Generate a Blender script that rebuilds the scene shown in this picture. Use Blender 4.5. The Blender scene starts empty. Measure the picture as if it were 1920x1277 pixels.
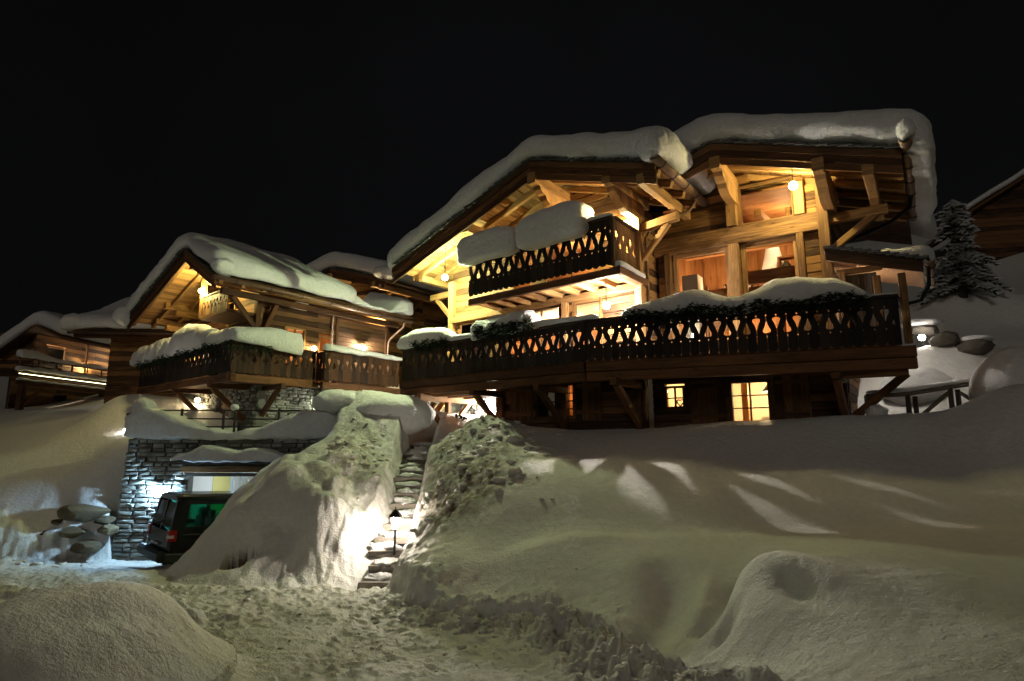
import bpy, bmesh, math, random
import numpy as np
from mathutils import Vector

R = random.Random(7)
sc = bpy.context.scene
col = sc.collection

# ------------------------------------------------------------------ camera, night sky, added fill sun, exposure
FPX, PITCH = 1120.0, math.atan(188.0 / 1120.0)
cam_data = bpy.data.cameras.new("camera")
cam_data.sensor_fit = 'HORIZONTAL'
cam_data.sensor_width = 36.0
cam_data.lens = 36.0 * FPX / 1920.0
cam_data.clip_start, cam_data.clip_end = 0.05, 3000.0
cam = bpy.data.objects.new("camera", cam_data)
cam.location = (0, 0, 0)
cam.rotation_euler = (math.pi / 2 + PITCH, 0, 0)
col.objects.link(cam)
sc.camera = cam

world = bpy.data.worlds.new("World")
sc.world = world
world.use_nodes = True
wn = world.node_tree.nodes
wl = world.node_tree.links
bg = wn["Background"]
bg.inputs["Strength"].default_value = 1.0
_tc = wn.new("ShaderNodeTexCoord")
_nz = wn.new("ShaderNodeTexNoise"); _nz.inputs["Scale"].default_value = 1.3; _nz.inputs["Detail"].default_value = 3
_rp = wn.new("ShaderNodeValToRGB")
_rp.color_ramp.elements[0].position = .3; _rp.color_ramp.elements[0].color = (.0014, .0014, .0013, 1)
_rp.color_ramp.elements[1].position = .75; _rp.color_ramp.elements[1].color = (.0028, .0029, .0033, 1)
wl.new(_tc.outputs["Generated"], _nz.inputs["Vector"]); wl.new(_nz.outputs[0], _rp.inputs[0]); wl.new(_rp.outputs[0], bg.inputs["Color"])

fill_sun_data = bpy.data.lights.new("fill_sun", 'SUN')  # added front fill for the snow faces, standing in for village glow
fill_sun_data.energy = 0.17
fill_sun_data.angle = math.radians(14)
fill_sun_data.color = (1.0, 0.89, 0.76)
fill_sun = bpy.data.objects.new("fill_sun", fill_sun_data)
fill_sun.rotation_euler = Vector((0.30, 0.92, -0.34)).to_track_quat('-Z', 'Y').to_euler()
fill_sun.location = (-10, -30, 12)
col.objects.link(fill_sun)

sc.view_settings.view_transform = 'Standard'
sc.view_settings.look = 'None'
sc.view_settings.gamma = 1.0
sc.view_settings.use_curve_mapping = False
sc.view_settings.exposure = 0.35
sc.cycles.use_denoising = True
sc.cycles.max_bounces = 8
sc.cycles.transparent_max_bounces = 12
sc.cycles.caustics_reflective = False
sc.cycles.caustics_refractive = False
sc.cycles.sample_clamp_indirect = 4.0

# ------------------------------------------------------------------ frames (house axes) and helpers
class Fr:
    """Plan axes of a building: u runs along its front, v runs into it, z is up (metres)."""
    def __init__(s, ox, oy, la, va):
        a, b = math.radians(la), math.radians(va)
        s.o = (ox, oy)
        s.U = Vector((math.sin(a), -math.cos(a), 0))
        s.V = Vector((math.sin(b), math.cos(b), 0))
    def P(s, u, v, z):
        return Vector((s.o[0] + u * s.U.x + v * s.V.x, s.o[1] + u * s.U.y + v * s.V.y, z))

M = Fr(1.85, 14.7, 48.5, 37)      # balcony gable of the big chalet
W = Fr(7.95, 12.1, 58, 35)        # glazed gable of the big chalet
D = Fr(7.95, 12.1, 66.9, 35)      # near stretch of its deck
L = Fr(-9.35, 19.7, 48, 37)       # second chalet
G = Fr(0, 0, 90, 0)               # world axes

ORG = {}

def tag(o, label=None, cat=None, group=None, kind=None):
    if label: o['label'] = label
    if cat: o['category'] = cat
    if group: o['group'] = group
    if kind: o['kind'] = kind
    return o

def thing(name, loc, label, cat, group=None):
    o = bpy.data.objects.new(name, None)
    o.empty_display_size = 0.3
    o.location = loc
    col.objects.link(o)
    ORG[o] = Vector(loc)
    return tag(o, label, cat, group)

def link(name, me, parent=None, at=None, label=None):
    o = bpy.data.objects.new(name, me)
    col.objects.link(o)
    base = ORG[parent] if parent else Vector((0, 0, 0))
    if parent: o.parent = parent
    o.location = (Vector(at) - base) if at is not None else (0, 0, 0)
    ORG[o] = Vector(at) if at is not None else base
    if label: o['label'] = label
    return o

class MB:
    """Collects shapes, becomes one mesh object."""
    def __init__(s):
        s.v, s.f, s.uv, s.sm = [], [], [], []
    def face(s, idx, uvs=None, smooth=False):
        s.f.append(idx)
        s.uv.append(uvs or [(0.0, 0.0)] * len(idx))
        s.sm.append(smooth)
    def hexa(s, c, dims):
        """c: 8 corners indexed by bits (a + 2b + 4c); dims: the three edge lengths."""
        n = len(s.v)
        s.v += [Vector(p) for p in c]
        la = max(range(3), key=lambda i: dims[i])
        o1, o2 = R.random() * 20, R.random() * 20
        for q in ((0, 2, 3, 1), (4, 5, 7, 6), (0, 1, 5, 4), (2, 6, 7, 3), (0, 4, 6, 2), (1, 3, 7, 5)):
            bits = [[(i >> k) & 1 for k in range(3)] for i in q]
            var = [k for k in range(3) if len({b[k] for b in bits}) > 1]
            if la in var:
                oth = [k for k in var if k != la][0]
                uv = [(o1 + b[la] * dims[la], o2 + b[oth] * dims[oth] + 0.37 * oth) for b in bits]
            else:
                uv = [(o1 + b[var[0]] * dims[var[0]] * .2, o2 + b[var[1]] * dims[var[1]]) for b in bits]
            s.face([n + i for i in q], uv)
    def box(s, fr, u0, u1, v0, v1, z0, z1):
        c = [fr.P((u0, u1)[i & 1], (v0, v1)[i >> 1 & 1], (z0, z1)[i >> 2 & 1]) for i in range(8)]
        s.hexa(c, (abs(u1 - u0), abs(v1 - v0), abs(z1 - z0)))
        return s
    def pbox(s, pt, a0, a1, d0, d1, z0, z1, sl=0.0):
        c = [pt((a0, a1)[i & 1], (d0, d1)[i >> 1 & 1], (z0, z1)[i >> 2 & 1]) for i in range(8)]
        s.hexa(c, (abs(a1 - a0), abs(d1 - d0), abs(z1 - z0)))
        return s
    def beam(s, p0, p1, w, h, up=(0, 0, 1), ch=0.014):
        """A chamfered timber from p0 to p1, w across, h along up."""
        p0, p1 = Vector(p0), Vector(p1)
        d = (p1 - p0)
        ln = d.length
        d.normalize()
        a = d.cross(Vector(up))
        if a.length < 1e-4: a = d.cross(Vector((1, 0, 0)))
        a.normalize()
        b = a.cross(d)
        w2, h2 = w / 2, h / 2
        ch = min(ch, w2 * .6, h2 * .6)
        ring = [(-w2 + ch, -h2), (w2 - ch, -h2), (w2, -h2 + ch), (w2, h2 - ch), (w2 - ch, h2), (-w2 + ch, h2), (-w2, h2 - ch), (-w2, -h2 + ch)]
        n = len(s.v)
        for p in (p0, p1):
            s.v += [p + a * x + b * y for x, y in ring]
        o1, o2 = R.random() * 20, R.random() * 20
        acc = [0]
        for k in range(8):
            x0, y0 = ring[k]; x1, y1 = ring[(k + 1) % 8]
            acc.append(acc[-1] + math.hypot(x1 - x0, y1 - y0))
        for k in range(8):
            j = (k + 1) % 8
            s.face([n + k, n + j, n + 8 + j, n + 8 + k], [(o1, o2 + acc[k]), (o1, o2 + acc[k + 1]), (o1 + ln, o2 + acc[k + 1]), (o1 + ln, o2 + acc[k])])
        s.face([n + k for k in reversed(range(8))], [(o1 + ring[k][0] * .3, o2 + ring[k][1]) for k in reversed(range(8))])
        s.face([n + 8 + k for k in range(8)], [(o1 + ring[k][0] * .3, o2 + ring[k][1]) for k in range(8)])
        return s
    def prism(s, poly, to3, dvec):
        """poly in 2D, to3 maps to space, dvec is the thickness vector."""
        n, m = len(s.v), len(poly)
        dvec = Vector(dvec)
        pts = [Vector(to3(x, y)) for x, y in poly]
        s.v += pts + [p + dvec for p in pts]
        o1 = R.random() * 20
        s.face(list(range(n, n + m)), [(o1 + y, x) for x, y in poly])
        s.face([n + m + k for k in reversed(range(m))], [(o1 + poly[k][1], poly[k][0]) for k in reversed(range(m))])
        for k in range(m):
            j = (k + 1) % m
            s.face([n + j, n + k, n + m + k, n + m + j], [(o1 + poly[j][1], 0), (o1 + poly[k][1], 0), (o1 + poly[k][1], .04), (o1 + poly[j][1], .04)])
        return s
    def tube(s, pts, r, seg=8, caps=True, arc=None):
        pts = [Vector(p) for p in pts]
        n = len(s.v)
        rr = r if isinstance(r, (list, tuple)) else [r] * len(pts)
        ref = None
        for i, p in enumerate(pts):
            t = (pts[min(i + 1, len(pts) - 1)] - pts[max(i - 1, 0)]).normalized()
            if ref is None:
                ref = t.cross(Vector((0, 0, 1)))
                if ref.length < .05: ref = t.cross(Vector((0, 1, 0)))
            ref = (ref - t * ref.dot(t)).normalized()
            b = ref.cross(t)
            for k in range(seg):
                a = 2 * math.pi * k / seg
                s.v.append(p + (ref * math.cos(a) + b * math.sin(a)) * rr[i])
        for i in range(len(pts) - 1):
            for k in range(seg):
                j = (k + 1) % seg
                s.face([n + i * seg + k, n + i * seg + j, n + (i + 1) * seg + j, n + (i + 1) * seg + k],
                       [(i * .3, k * .1), (i * .3, k * .1 + .1), (i * .3 + .3, k * .1 + .1), (i * .3 + .3, k * .1)], True)
        if caps:
            s.face([n + k for k in range(seg)])
            s.face([n + (len(pts) - 1) * seg + k for k in reversed(range(seg))])
        return s
    def lathe(s, c, prof, seg=12):
        c = Vector(c)
        n = len(s.v)
        for r, z in prof:
            for k in range(seg):
                a = 2 * math.pi * (k + .5) / seg
                s.v.append(c + Vector((r * math.cos(a), r * math.sin(a), z)))
        for i in range(len(prof) - 1):
            for k in range(seg):
                j = (k + 1) % seg
                s.face([n + i * seg + k, n + i * seg + j, n + (i + 1) * seg + j, n + (i + 1) * seg + k], None, seg > 6)
        s.face([n + k for k in reversed(range(seg))])
        s.face([n + (len(prof) - 1) * seg + k for k in range(seg)])
        return s
    def mesh(s, name, mat, org=(0, 0, 0)):
        org = Vector(org)
        me = bpy.data.meshes.new(name)
        me.from_pydata([tuple(p - org) for p in s.v], [], s.f)
        uvl = me.uv_layers.new(name="UVMap")
        flat = np.array([c for fuv in s.uv for q in fuv for c in q], dtype=np.float32)
        uvl.data.foreach_set("uv", flat)
        me.polygons.foreach_set("use_smooth", np.array(s.sm, dtype=bool))
        me.materials.append(mat)
        me.update()
        return me
    def build(s, name, mat, parent=None, label=None, at=None):
        org = Vector(at) if at is not None else (ORG[parent] if parent else Vector((0, 0, 0)))
        return link(name, s.mesh(name, mat, org), parent, org if (at is not None) else None, label)

# -------- vectorised gradient noise
_perm = np.random.RandomState(3).permutation(256)
_perm = np.concatenate([_perm, _perm, _perm])
_g = np.random.RandomState(5).normal(size=(256, 3))
_g /= np.linalg.norm(_g, axis=1)[:, None]

def pnoise(p):
    p = np.asarray(p, dtype=np.float64)
    i = np.floor(p).astype(int)
    f = p - i
    i &= 255
    w = f * f * f * (f * (f * 6 - 15) + 10)
    out = np.zeros(len(p))
    for dx in (0, 1):
        for dy in (0, 1):
            for dz in (0, 1):
                h = _perm[_perm[_perm[i[:, 0] + dx] + i[:, 1] + dy] + i[:, 2] + dz]
                g = _g[h]
                d = g[:, 0] * (f[:, 0] - dx) + g[:, 1] * (f[:, 1] - dy) + g[:, 2] * (f[:, 2] - dz)
                out += d * np.where(dx, w[:, 0], 1 - w[:, 0]) * np.where(dy, w[:, 1], 1 - w[:, 1]) * np.where(dz, w[:, 2], 1 - w[:, 2])
    return out * 1.6

def fbm(p, octv=4, lac=2.03, gain=.5):
    p = np.asarray(p, dtype=np.float64)
    a, s = 1.0, np.zeros(len(p))
    for k in range(octv):
        s += a * pnoise(p + 17.3 * k)
        p = p * lac
        a *= gain
    return s

def grid_mesh(name, V, F, mat, smooth=True):
    me = bpy.data.meshes.new(name)
    V = np.asarray(V, dtype=np.float32)
    F = np.asarray(F, dtype=np.int32)
    me.vertices.add(len(V)); me.vertices.foreach_set("co", V.ravel())
    me.loops.add(F.size); me.loops.foreach_set("vertex_index", F.ravel())
    me.polygons.add(len(F))
    me.polygons.foreach_set("loop_start", np.arange(0, F.size, F.shape[1], dtype=np.int32))
    me.polygons.foreach_set("loop_total", np.full(len(F), F.shape[1], dtype=np.int32))
    me.polygons.foreach_set("use_smooth", np.full(len(F), smooth, dtype=bool))
    me.materials.append(mat)
    me.update(calc_edges=True)
    me.validate()
    return me

def rbox_pts(nx, ny, nz, a, b, c, r):
    """Surface lattice of a rounded box of half sizes a, b, c and edge radius r."""
    idx, V, F = {}, [], []
    def vid(i, j, k):
        key = (i, j, k)
        if key not in idx:
            idx[key] = len(V)
            V.append((i / nx * 2 - 1, j / ny * 2 - 1, k / nz * 2 - 1))
        return idx[key]
    for i in range(nx):
        for j in range(ny):
            F.append((vid(i, j, 0), vid(i, j + 1, 0), vid(i + 1, j + 1, 0), vid(i + 1, j, 0)))
            F.append((vid(i, j, nz), vid(i + 1, j, nz), vid(i + 1, j + 1, nz), vid(i, j + 1, nz)))
    for i in range(nx):
        for k in range(nz):
            F.append((vid(i, 0, k), vid(i + 1, 0, k), vid(i + 1, 0, k + 1), vid(i, 0, k + 1)))
            F.append((vid(i, ny, k), vid(i, ny, k + 1), vid(i + 1, ny, k + 1), vid(i + 1, ny, k)))
    for j in range(ny):
        for k in range(nz):
            F.append((vid(0, j, k), vid(0, j, k + 1), vid(0, j + 1, k + 1), vid(0, j + 1, k)))
            F.append((vid(nx, j, k), vid(nx, j + 1, k), vid(nx, j + 1, k + 1), vid(nx, j, k + 1)))
    V = np.array(V)
    ext = np.array([a, b, c])
    # crowd the lattice towards the edges so that the rounding is well sampled
    V = np.sign(V) * (1 - (1 - np.abs(V)) ** 1.35)
    Pn = V * ext
    q = np.clip(Pn, -(ext - r), ext - r)
    dlt = Pn - q
    nrm = np.linalg.norm(dlt, axis=1)
    out = np.where(nrm[:, None] > 1e-9, q + dlt / np.maximum(nrm, 1e-9)[:, None] * r, Pn)
    return out, np.array(F)

def snow_body(name, mat, n, half, r, fn, amp=.03, freq=1.2, parent=None, seed=0.0):
    """Rounded mass of snow: fn maps the (x, y, z) of a rounded box to space."""
    P, F = rbox_pts(*n, *half, r)
    Q = np.array([tuple(fn(*p)) for p in P])
    nz = fbm(Q * freq + seed, 3)
    nz2 = fbm(Q * freq + seed + 31.7, 3)
    nz3 = fbm(Q * freq + seed + 77.1, 3)
    Q = Q + np.stack([nz2, nz3, nz], 1) * amp
    # wind-laid strata show on the cut faces
    lay = pnoise(np.stack([Q[:, 0] * .25, Q[:, 1] * .25, Q[:, 2] * 9 + .8 * nz], 1) + seed)
    cm = Q.mean(0)
    hd = (Q - cm)[:, :2]; hd = hd / np.maximum(np.linalg.norm(hd, axis=1), 1e-6)[:, None]
    Q[:, :2] += hd * lay[:, None] * min(.022, amp * .5)
    c = Q.mean(0) if parent is None else np.array(ORG[parent])
    me = grid_mesh(name, Q - c, F, mat)
    return link(name, me, parent, Vector(c) if parent is None else None)

def blob(name, mat, c, rad, amp=.12, freq=1.3, sub=3, seed=0., parent=None, flat=None):
    bm = bmesh.new()
    bmesh.ops.create_icosphere(bm, subdivisions=sub, radius=1)
    P = np.array([v.co[:] for v in bm.verts])
    F = np.array([[v.index for v in f.verts] for f in bm.faces])
    bm.free()
    Q = P * np.array(rad)
    Q = Q * (1 + amp * fbm(P * freq + seed, 3))[:, None]
    if flat is not None: Q[:, 2] = np.maximum(Q[:, 2], flat)
    me = grid_mesh(name, Q, F, mat)
    return link(name, me, parent, Vector(c))
# ------------------------------------------------------------------ materials
def new_mat(name):
    m = bpy.data.materials.new(name)
    m.use_nodes = True
    nt = m.node_tree
    return m, nt, nt.nodes, nt.links, nt.nodes["Principled BSDF"]

def wood(name, dark, light, rough=.72, knots=True, tone=.5, bump=.25, scale=1.0):
    m, nt, N, K, b = new_mat(name)
    uv = N.new("ShaderNodeUVMap"); uv.uv_map = "UVMap"
    oi = N.new("ShaderNodeObjectInfo")
    add = N.new("ShaderNodeVectorMath"); add.operation = 'ADD'
    mulr = N.new("ShaderNodeVectorMath"); mulr.operation = 'SCALE'
    comb = N.new("ShaderNodeCombineXYZ")
    K.new(oi.outputs["Random"], comb.inputs[0]); K.new(oi.outputs["Random"], comb.inputs[1])
    K.new(comb.outputs[0], mulr.inputs[0]); mulr.inputs["Scale"].default_value = 37.0
    K.new(uv.outputs[0], add.inputs[0]); K.new(mulr.outputs[0], add.inputs[1])
    mp = N.new("ShaderNodeMapping"); K.new(add.outputs[0], mp.inputs[0])
    mp.inputs["Scale"].default_value = (1.6 * scale, 26 * scale, 1)
    n1 = N.new("ShaderNodeTexNoise"); n1.inputs["Scale"].default_value = 1.0
    n1.inputs["Detail"].default_value = 6; n1.inputs["Roughness"].default_value = .62
    n1.inputs["Distortion"].default_value = .6
    K.new(mp.outputs[0], n1.inputs["Vector"])
    mp2 = N.new("ShaderNodeMapping"); K.new(add.outputs[0], mp2.inputs[0])
    mp2.inputs["Scale"].default_value = (.55, 2.3, 1)
    n2 = N.new("ShaderNodeTexNoise"); n2.inputs["Scale"].default_value = 1.3; n2.inputs["Detail"].default_value = 4
    K.new(mp2.outputs[0], n2.inputs["Vector"])
    mixn = N.new("ShaderNodeMath"); mixn.operation = 'MULTIPLY_ADD'
    K.new(n2.outputs[0], mixn.inputs[0]); mixn.inputs[1].default_value = .9
    sub = N.new("ShaderNodeMath"); sub.operation = 'MULTIPLY_ADD'
    K.new(n1.outputs[0], sub.inputs[0]); sub.inputs[1].default_value = 1.0; sub.inputs[2].default_value = -.45
    K.new(sub.outputs[0], mixn.inputs[2])
    ro = N.new("ShaderNodeMath"); ro.operation = 'MULTIPLY_ADD'
    K.new(oi.outputs["Random"], ro.inputs[0]); ro.inputs[1].default_value = tone; ro.inputs[2].default_value = -tone / 2
    ad = N.new("ShaderNodeMath"); ad.operation = 'ADD'
    K.new(mixn.outputs[0], ad.inputs[0]); K.new(ro.outputs[0], ad.inputs[1])
    rp = N.new("ShaderNodeValToRGB")
    rp.color_ramp.elements[0].position = .27; rp.color_ramp.elements[0].color = (*dark, 1)
    rp.color_ramp.elements[1].position = .80; rp.color_ramp.elements[1].color = (*light, 1)
    K.new(ad.outputs[0], rp.inputs[0])
    last = rp.outputs[0]
    if knots:
        mp3 = N.new("ShaderNodeMapping"); K.new(add.outputs[0], mp3.inputs[0])
        mp3.inputs["Scale"].default_value = (2.2, 6.5, 1)
        vo = N.new("ShaderNodeTexVoronoi"); vo.inputs["Scale"].default_value = 1.0
        K.new(mp3.outputs[0], vo.inputs["Vector"])
        kr = N.new("ShaderNodeValToRGB")
        kr.color_ramp.elements[0].position = .05; kr.color_ramp.elements[0].color = (.35, .3, .28, 1)
        kr.color_ramp.elements[1].position = .17; kr.color_ramp.elements[1].color = (1, 1, 1, 1)
        K.new(vo.outputs["Distance"], kr.inputs[0])
        mx = N.new("ShaderNodeMixRGB"); mx.blend_type = 'MULTIPLY'; mx.inputs[0].default_value = .8
        K.new(last, mx.inputs[1]); K.new(kr.outputs[0], mx.inputs[2])
        last = mx.outputs[0]
    K.new(last, b.inputs["Base Color"])
    b.inputs["Roughness"].default_value = rough
    b.inputs["Specular IOR Level"].default_value = .25
    bp = N.new("ShaderNodeBump"); bp.inputs["Strength"].default_value = bump; bp.inputs["Distance"].default_value = .01
    K.new(n1.outputs[0], bp.inputs["Height"]); K.new(bp.outputs[0], b.inputs["Normal"])
    return m

WOOD = wood("larch_boards", (.045, .020, .007), (.32, .160, .052), tone=.75)
WOOD_LIGHT = wood("larch_beams", (.11, .054, .018), (.43, .235, .088), tone=.4)
WOOD_OLD = wood("weathered_boards", (.034, .017, .0075), (.17, .083, .034), rough=.8, tone=.7)
WOOD_DARK = wood("dark_stained_boards", (.010, .0062, .004), (.030, .019, .012), rough=.75, knots=False, tone=.6)
WOOD_MID = wood("brown_railing_boards", (.014, .0065, .003), (.065, .028, .011), rough=.75, knots=False, tone=.6)
WOOD_DECK = wood("brown_stained_beams", (.05, .021, .009), (.18, .08, .03), rough=.75)
WOOD_ROOM = wood("interior_pine", (.20, .075, .02), (.48, .22, .075), tone=.3)
WOOD_GREY = wood("grey_old_logs", (.06, .05, .04), (.17, .14, .115), rough=.85)

def snow_mat(name, colr=(.80, .80, .80), grain=90., bumps=.35, rough=.62, dirt_and_pit=False, fine=420., lump=9., dist=.02):
    m, nt, N, K, b = new_mat(name)
    tc = N.new("ShaderNodeNewGeometry")
    n1 = N.new("ShaderNodeTexNoise"); n1.inputs["Scale"].default_value = grain
    n1.inputs["Detail"].default_value = 3; n1.inputs["Roughness"].default_value = .7
    K.new(tc.outputs["Position"], n1.inputs["Vector"])
    n2 = N.new("ShaderNodeTexNoise"); n2.inputs["Scale"].default_value = lump; n2.inputs["Detail"].default_value = 5
    K.new(tc.outputs["Position"], n2.inputs["Vector"])
    h = N.new("ShaderNodeMath"); h.operation = 'MULTIPLY_ADD'
    K.new(n2.outputs[0], h.inputs[0]); h.inputs[1].default_value = 1.5; K.new(n1.outputs[0], h.inputs[2])
    bp = N.new("ShaderNodeBump"); bp.inputs["Strength"].default_value = bumps; bp.inputs["Distance"].default_value = dist
    K.new(h.outputs[0], bp.inputs["Height"]); K.new(bp.outputs[0], b.inputs["Normal"])
    rp = N.new("ShaderNodeValToRGB")
    rp.color_ramp.elements[0].position = .3; rp.color_ramp.elements[0].color = (colr[0] * .9, colr[1] * .9, colr[2] * .9, 1)
    rp.color_ramp.elements[1].position = .7; rp.color_ramp.elements[1].color = (*colr, 1)
    K.new(n2.outputs[0], rp.inputs[0])
    last = rp.outputs[0]
    if dirt_and_pit:
        at = N.new("ShaderNodeAttribute"); at.attribute_name = "dirt_and_pit"
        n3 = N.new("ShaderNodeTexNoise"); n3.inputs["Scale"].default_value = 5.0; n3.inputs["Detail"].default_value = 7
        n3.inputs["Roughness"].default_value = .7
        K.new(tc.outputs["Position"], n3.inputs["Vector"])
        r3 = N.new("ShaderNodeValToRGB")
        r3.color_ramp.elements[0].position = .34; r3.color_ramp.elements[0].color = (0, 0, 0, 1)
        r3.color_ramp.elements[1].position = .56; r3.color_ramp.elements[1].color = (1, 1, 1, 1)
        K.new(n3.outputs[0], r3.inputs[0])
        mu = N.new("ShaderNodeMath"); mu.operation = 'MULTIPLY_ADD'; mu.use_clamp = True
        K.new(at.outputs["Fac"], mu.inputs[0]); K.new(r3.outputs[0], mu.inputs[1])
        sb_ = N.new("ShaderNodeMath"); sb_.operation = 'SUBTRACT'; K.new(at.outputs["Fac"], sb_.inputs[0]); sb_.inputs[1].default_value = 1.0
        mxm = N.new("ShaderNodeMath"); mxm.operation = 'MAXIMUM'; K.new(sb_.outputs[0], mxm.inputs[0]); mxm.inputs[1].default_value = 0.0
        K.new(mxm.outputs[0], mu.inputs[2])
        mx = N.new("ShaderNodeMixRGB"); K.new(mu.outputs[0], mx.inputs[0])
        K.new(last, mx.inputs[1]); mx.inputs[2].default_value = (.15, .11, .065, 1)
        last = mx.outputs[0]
    K.new(last, b.inputs["Base Color"])
    # sparse ice crystals glint
    vo = N.new("ShaderNodeTexVoronoi"); vo.inputs["Scale"].default_value = fine
    K.new(tc.outputs["Position"], vo.inputs["Vector"])
    rr = N.new("ShaderNodeMapRange"); rr.inputs[1].default_value = .0; rr.inputs[2].default_value = .12
    rr.inputs[3].default_value = .28; rr.inputs[4].default_value = rough
    K.new(vo.outputs["Distance"], rr.inputs[0]); K.new(rr.outputs[0], b.inputs["Roughness"])
    b.inputs["Specular IOR Level"].default_value = .3
    return m

SNOW = snow_mat("fresh_snow", bumps=.8, dist=.04, grain=36)
SNOW_G = snow_mat("ground_snow", colr=(.78, .77, .75), dirt_and_pit=True, grain=34, bumps=.9, dist=.028)
SNOW_R = snow_mat("packed_road_snow", colr=(.66, .64, .60), grain=45, bumps=.9, lump=14)

def plain(name, c, rough=.5, metal=0., bump=0., bscale=30., var=.0, vscale=6., spec=.5):
    m, nt, N, K, b = new_mat(name)
    b.inputs["Roughness"].default_value = rough
    b.inputs["Metallic"].default_value = metal
    b.inputs["Specular IOR Level"].default_value = spec
    tc = N.new("ShaderNodeNewGeometry")
    n = N.new("ShaderNodeTexNoise"); n.inputs["Scale"].default_value = vscale; n.inputs["Detail"].default_value = 6
    K.new(tc.outputs["Position"], n.inputs["Vector"])
    oi = N.new("ShaderNodeObjectInfo")
    ad = N.new("ShaderNodeMath"); ad.operation = 'MULTIPLY_ADD'
    K.new(oi.outputs["Random"], ad.inputs[0]); ad.inputs[1].default_value = .7; 
    nn = N.new("ShaderNodeMath"); nn.operation = 'MULTIPLY_ADD'; K.new(n.outputs[0], nn.inputs[0]); nn.inputs[1].default_value = 1.; nn.inputs[2].default_value = -.35
    K.new(nn.outputs[0], ad.inputs[2])
    rp = N.new("ShaderNodeValToRGB")
    rp.color_ramp.elements[0].color = (*[x * (1 - var) for x in c], 1)
    rp.color_ramp.elements[1].color = (*[min(1, x * (1 + var)) for x in c], 1)
    rp.color_ramp.elements[0].position = .1; rp.color_ramp.elements[1].position = .9
    K.new(ad.outputs[0], rp.inputs[0]); K.new(rp.outputs[0], b.inputs["Base Color"])
    if bump:
        n2 = N.new("ShaderNodeTexNoise"); n2.inputs["Scale"].default_value = bscale; n2.inputs["Detail"].default_value = 6
        K.new(tc.outputs["Position"], n2.inputs["Vector"])
        bp = N.new("ShaderNodeBump"); bp.inputs["Strength"].default_value = bump; bp.inputs["Distance"].default_value = .02
        K.new(n2.outputs[0], bp.inputs["Height"]); K.new(bp.outputs[0], b.inputs["Normal"])
    return m

SLATE = plain("roof_slate", (.075, .075, .07), .7, bump=.6, var=.4)
DARKROCK = plain("dark_wet_rock", (.06, .052, .042), .85, bump=1., bscale=9, var=.5, vscale=4)
STONE = plain("rubble_stone", (.20, .20, .175), .85, bump=.9, bscale=16, var=.55, vscale=5)
ROCK = plain("lichen_rock", (.10, .075, .04), .9, bump=1., bscale=9, var=.5, vscale=3)
STEP = plain("stair_stone", (.15, .13, .11), .85, bump=.9, bscale=14, var=.4)
COPPER = plain("copper_gutter", (.19, .12, .075), .5, metal=.55, bump=.2, var=.35)
IRON = plain("black_iron", (.012, .012, .012), .5, metal=.6)
PIPE = plain("dark_steel_pipe", (.05, .045, .04), .45, metal=.7)
MORTAR = plain("dark_mortar", (.11, .11, .10), .95, bump=.6, var=.3)
PLASTER = plain("warm_plaster", (.66, .56, .42), .85, bump=.1, var=.08)
WHITE = plain("white_plaster", (.72, .71, .68), .85, bump=.1, var=.05)
YELLOW = plain("yellow_plaster", (.62, .55, .2), .85, var=.06)
BLUEW = plain("pale_blue_panel", (.55, .66, .78), .5, var=.05)
PAINT = plain("van_paint", (.005, .005, .006), .22, var=.1, spec=.6)
PLASTIC = plain("black_plastic", (.014, .014, .014), .6)
RUBBER = plain("tyre_rubber", (.012, .012, .012), .85)
ALLOY = plain("alloy_rim", (.35, .35, .36), .35, metal=.9)
CHROME = plain("polished_hood", (.6, .6, .6), .22, metal=1.)
SEATC = plain("seat_cloth", (.03, .03, .034), .9)
BARK = plain("fir_bark", (.06, .045, .035), .95, bump=.8, var=.4)
NEEDLE = plain("fir_needles", (.014, .026, .012), .8, var=.5, spec=.15)
SHADE = plain("linen_shade", (.7, .55, .36), .9)

def glass(name, tint=(1, 1, 1), refl=.12):
    m, nt, N, K, b = new_mat(name)
    N.remove(b)
    t = N.new("ShaderNodeBsdfTransparent"); t.inputs[0].default_value = (*tint, 1)
    g = N.new("ShaderNodeBsdfGlossy"); g.inputs["Roughness"].default_value = .03
    fr = N.new("ShaderNodeFresnel"); fr.inputs[0].default_value = 1.45
    mx = N.new("ShaderNodeMixShader")
    K.new(fr.outputs[0], mx.inputs[0]); K.new(t.outputs[0], mx.inputs[1]); K.new(g.outputs[0], mx.inputs[2])
    K.new(mx.outputs[0], N["Material Output"].inputs[0])
    return m
GLASS = glass("window_glass", (.95, .96, .95))
TINT = glass("green_tinted_glass", (.16, .62, .50))

def emit(name, c, s):
    m, nt, N, K, b = new_mat(name)
    N.remove(b)
    e = N.new("ShaderNodeEmission"); e.inputs[0].default_value = (*c, 1); e.inputs[1].default_value = s
    K.new(e.outputs[0], N["Material Output"].inputs[0])
    return m
def red_lens():
    m, nt, N, K, b = new_mat("red_lens")
    b.inputs["Base Color"].default_value = (.35, .01, .008, 1); b.inputs["Roughness"].default_value = .15
    b.inputs["Coat Weight"].default_value = .6
    return m
RED = red_lens()
LENSW = plain("clear_lens", (.6, .5, .48), .15)

def ico(mb, c, r, sub=1):
    bm = bmesh.new(); bmesh.ops.create_icosphere(bm, subdivisions=sub + 1, radius=r)
    n = len(mb.v); c = Vector(c)
    mb.v += [c + v.co for v in bm.verts]
    for f in bm.faces: mb.face([n + v.index for v in f.verts], None, True)
    bm.free()
    return mb

def bulb(parent, c, r, colr, watt, name="bulb"):
    """Glowing lamp bulb: watt is the power it sends out in all directions."""
    rad = watt / (4 * math.pi) / (math.pi * r * r)
    return ico(MB(), c, r).build(name, emit(name + "_glow", colr, rad), parent)

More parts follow.
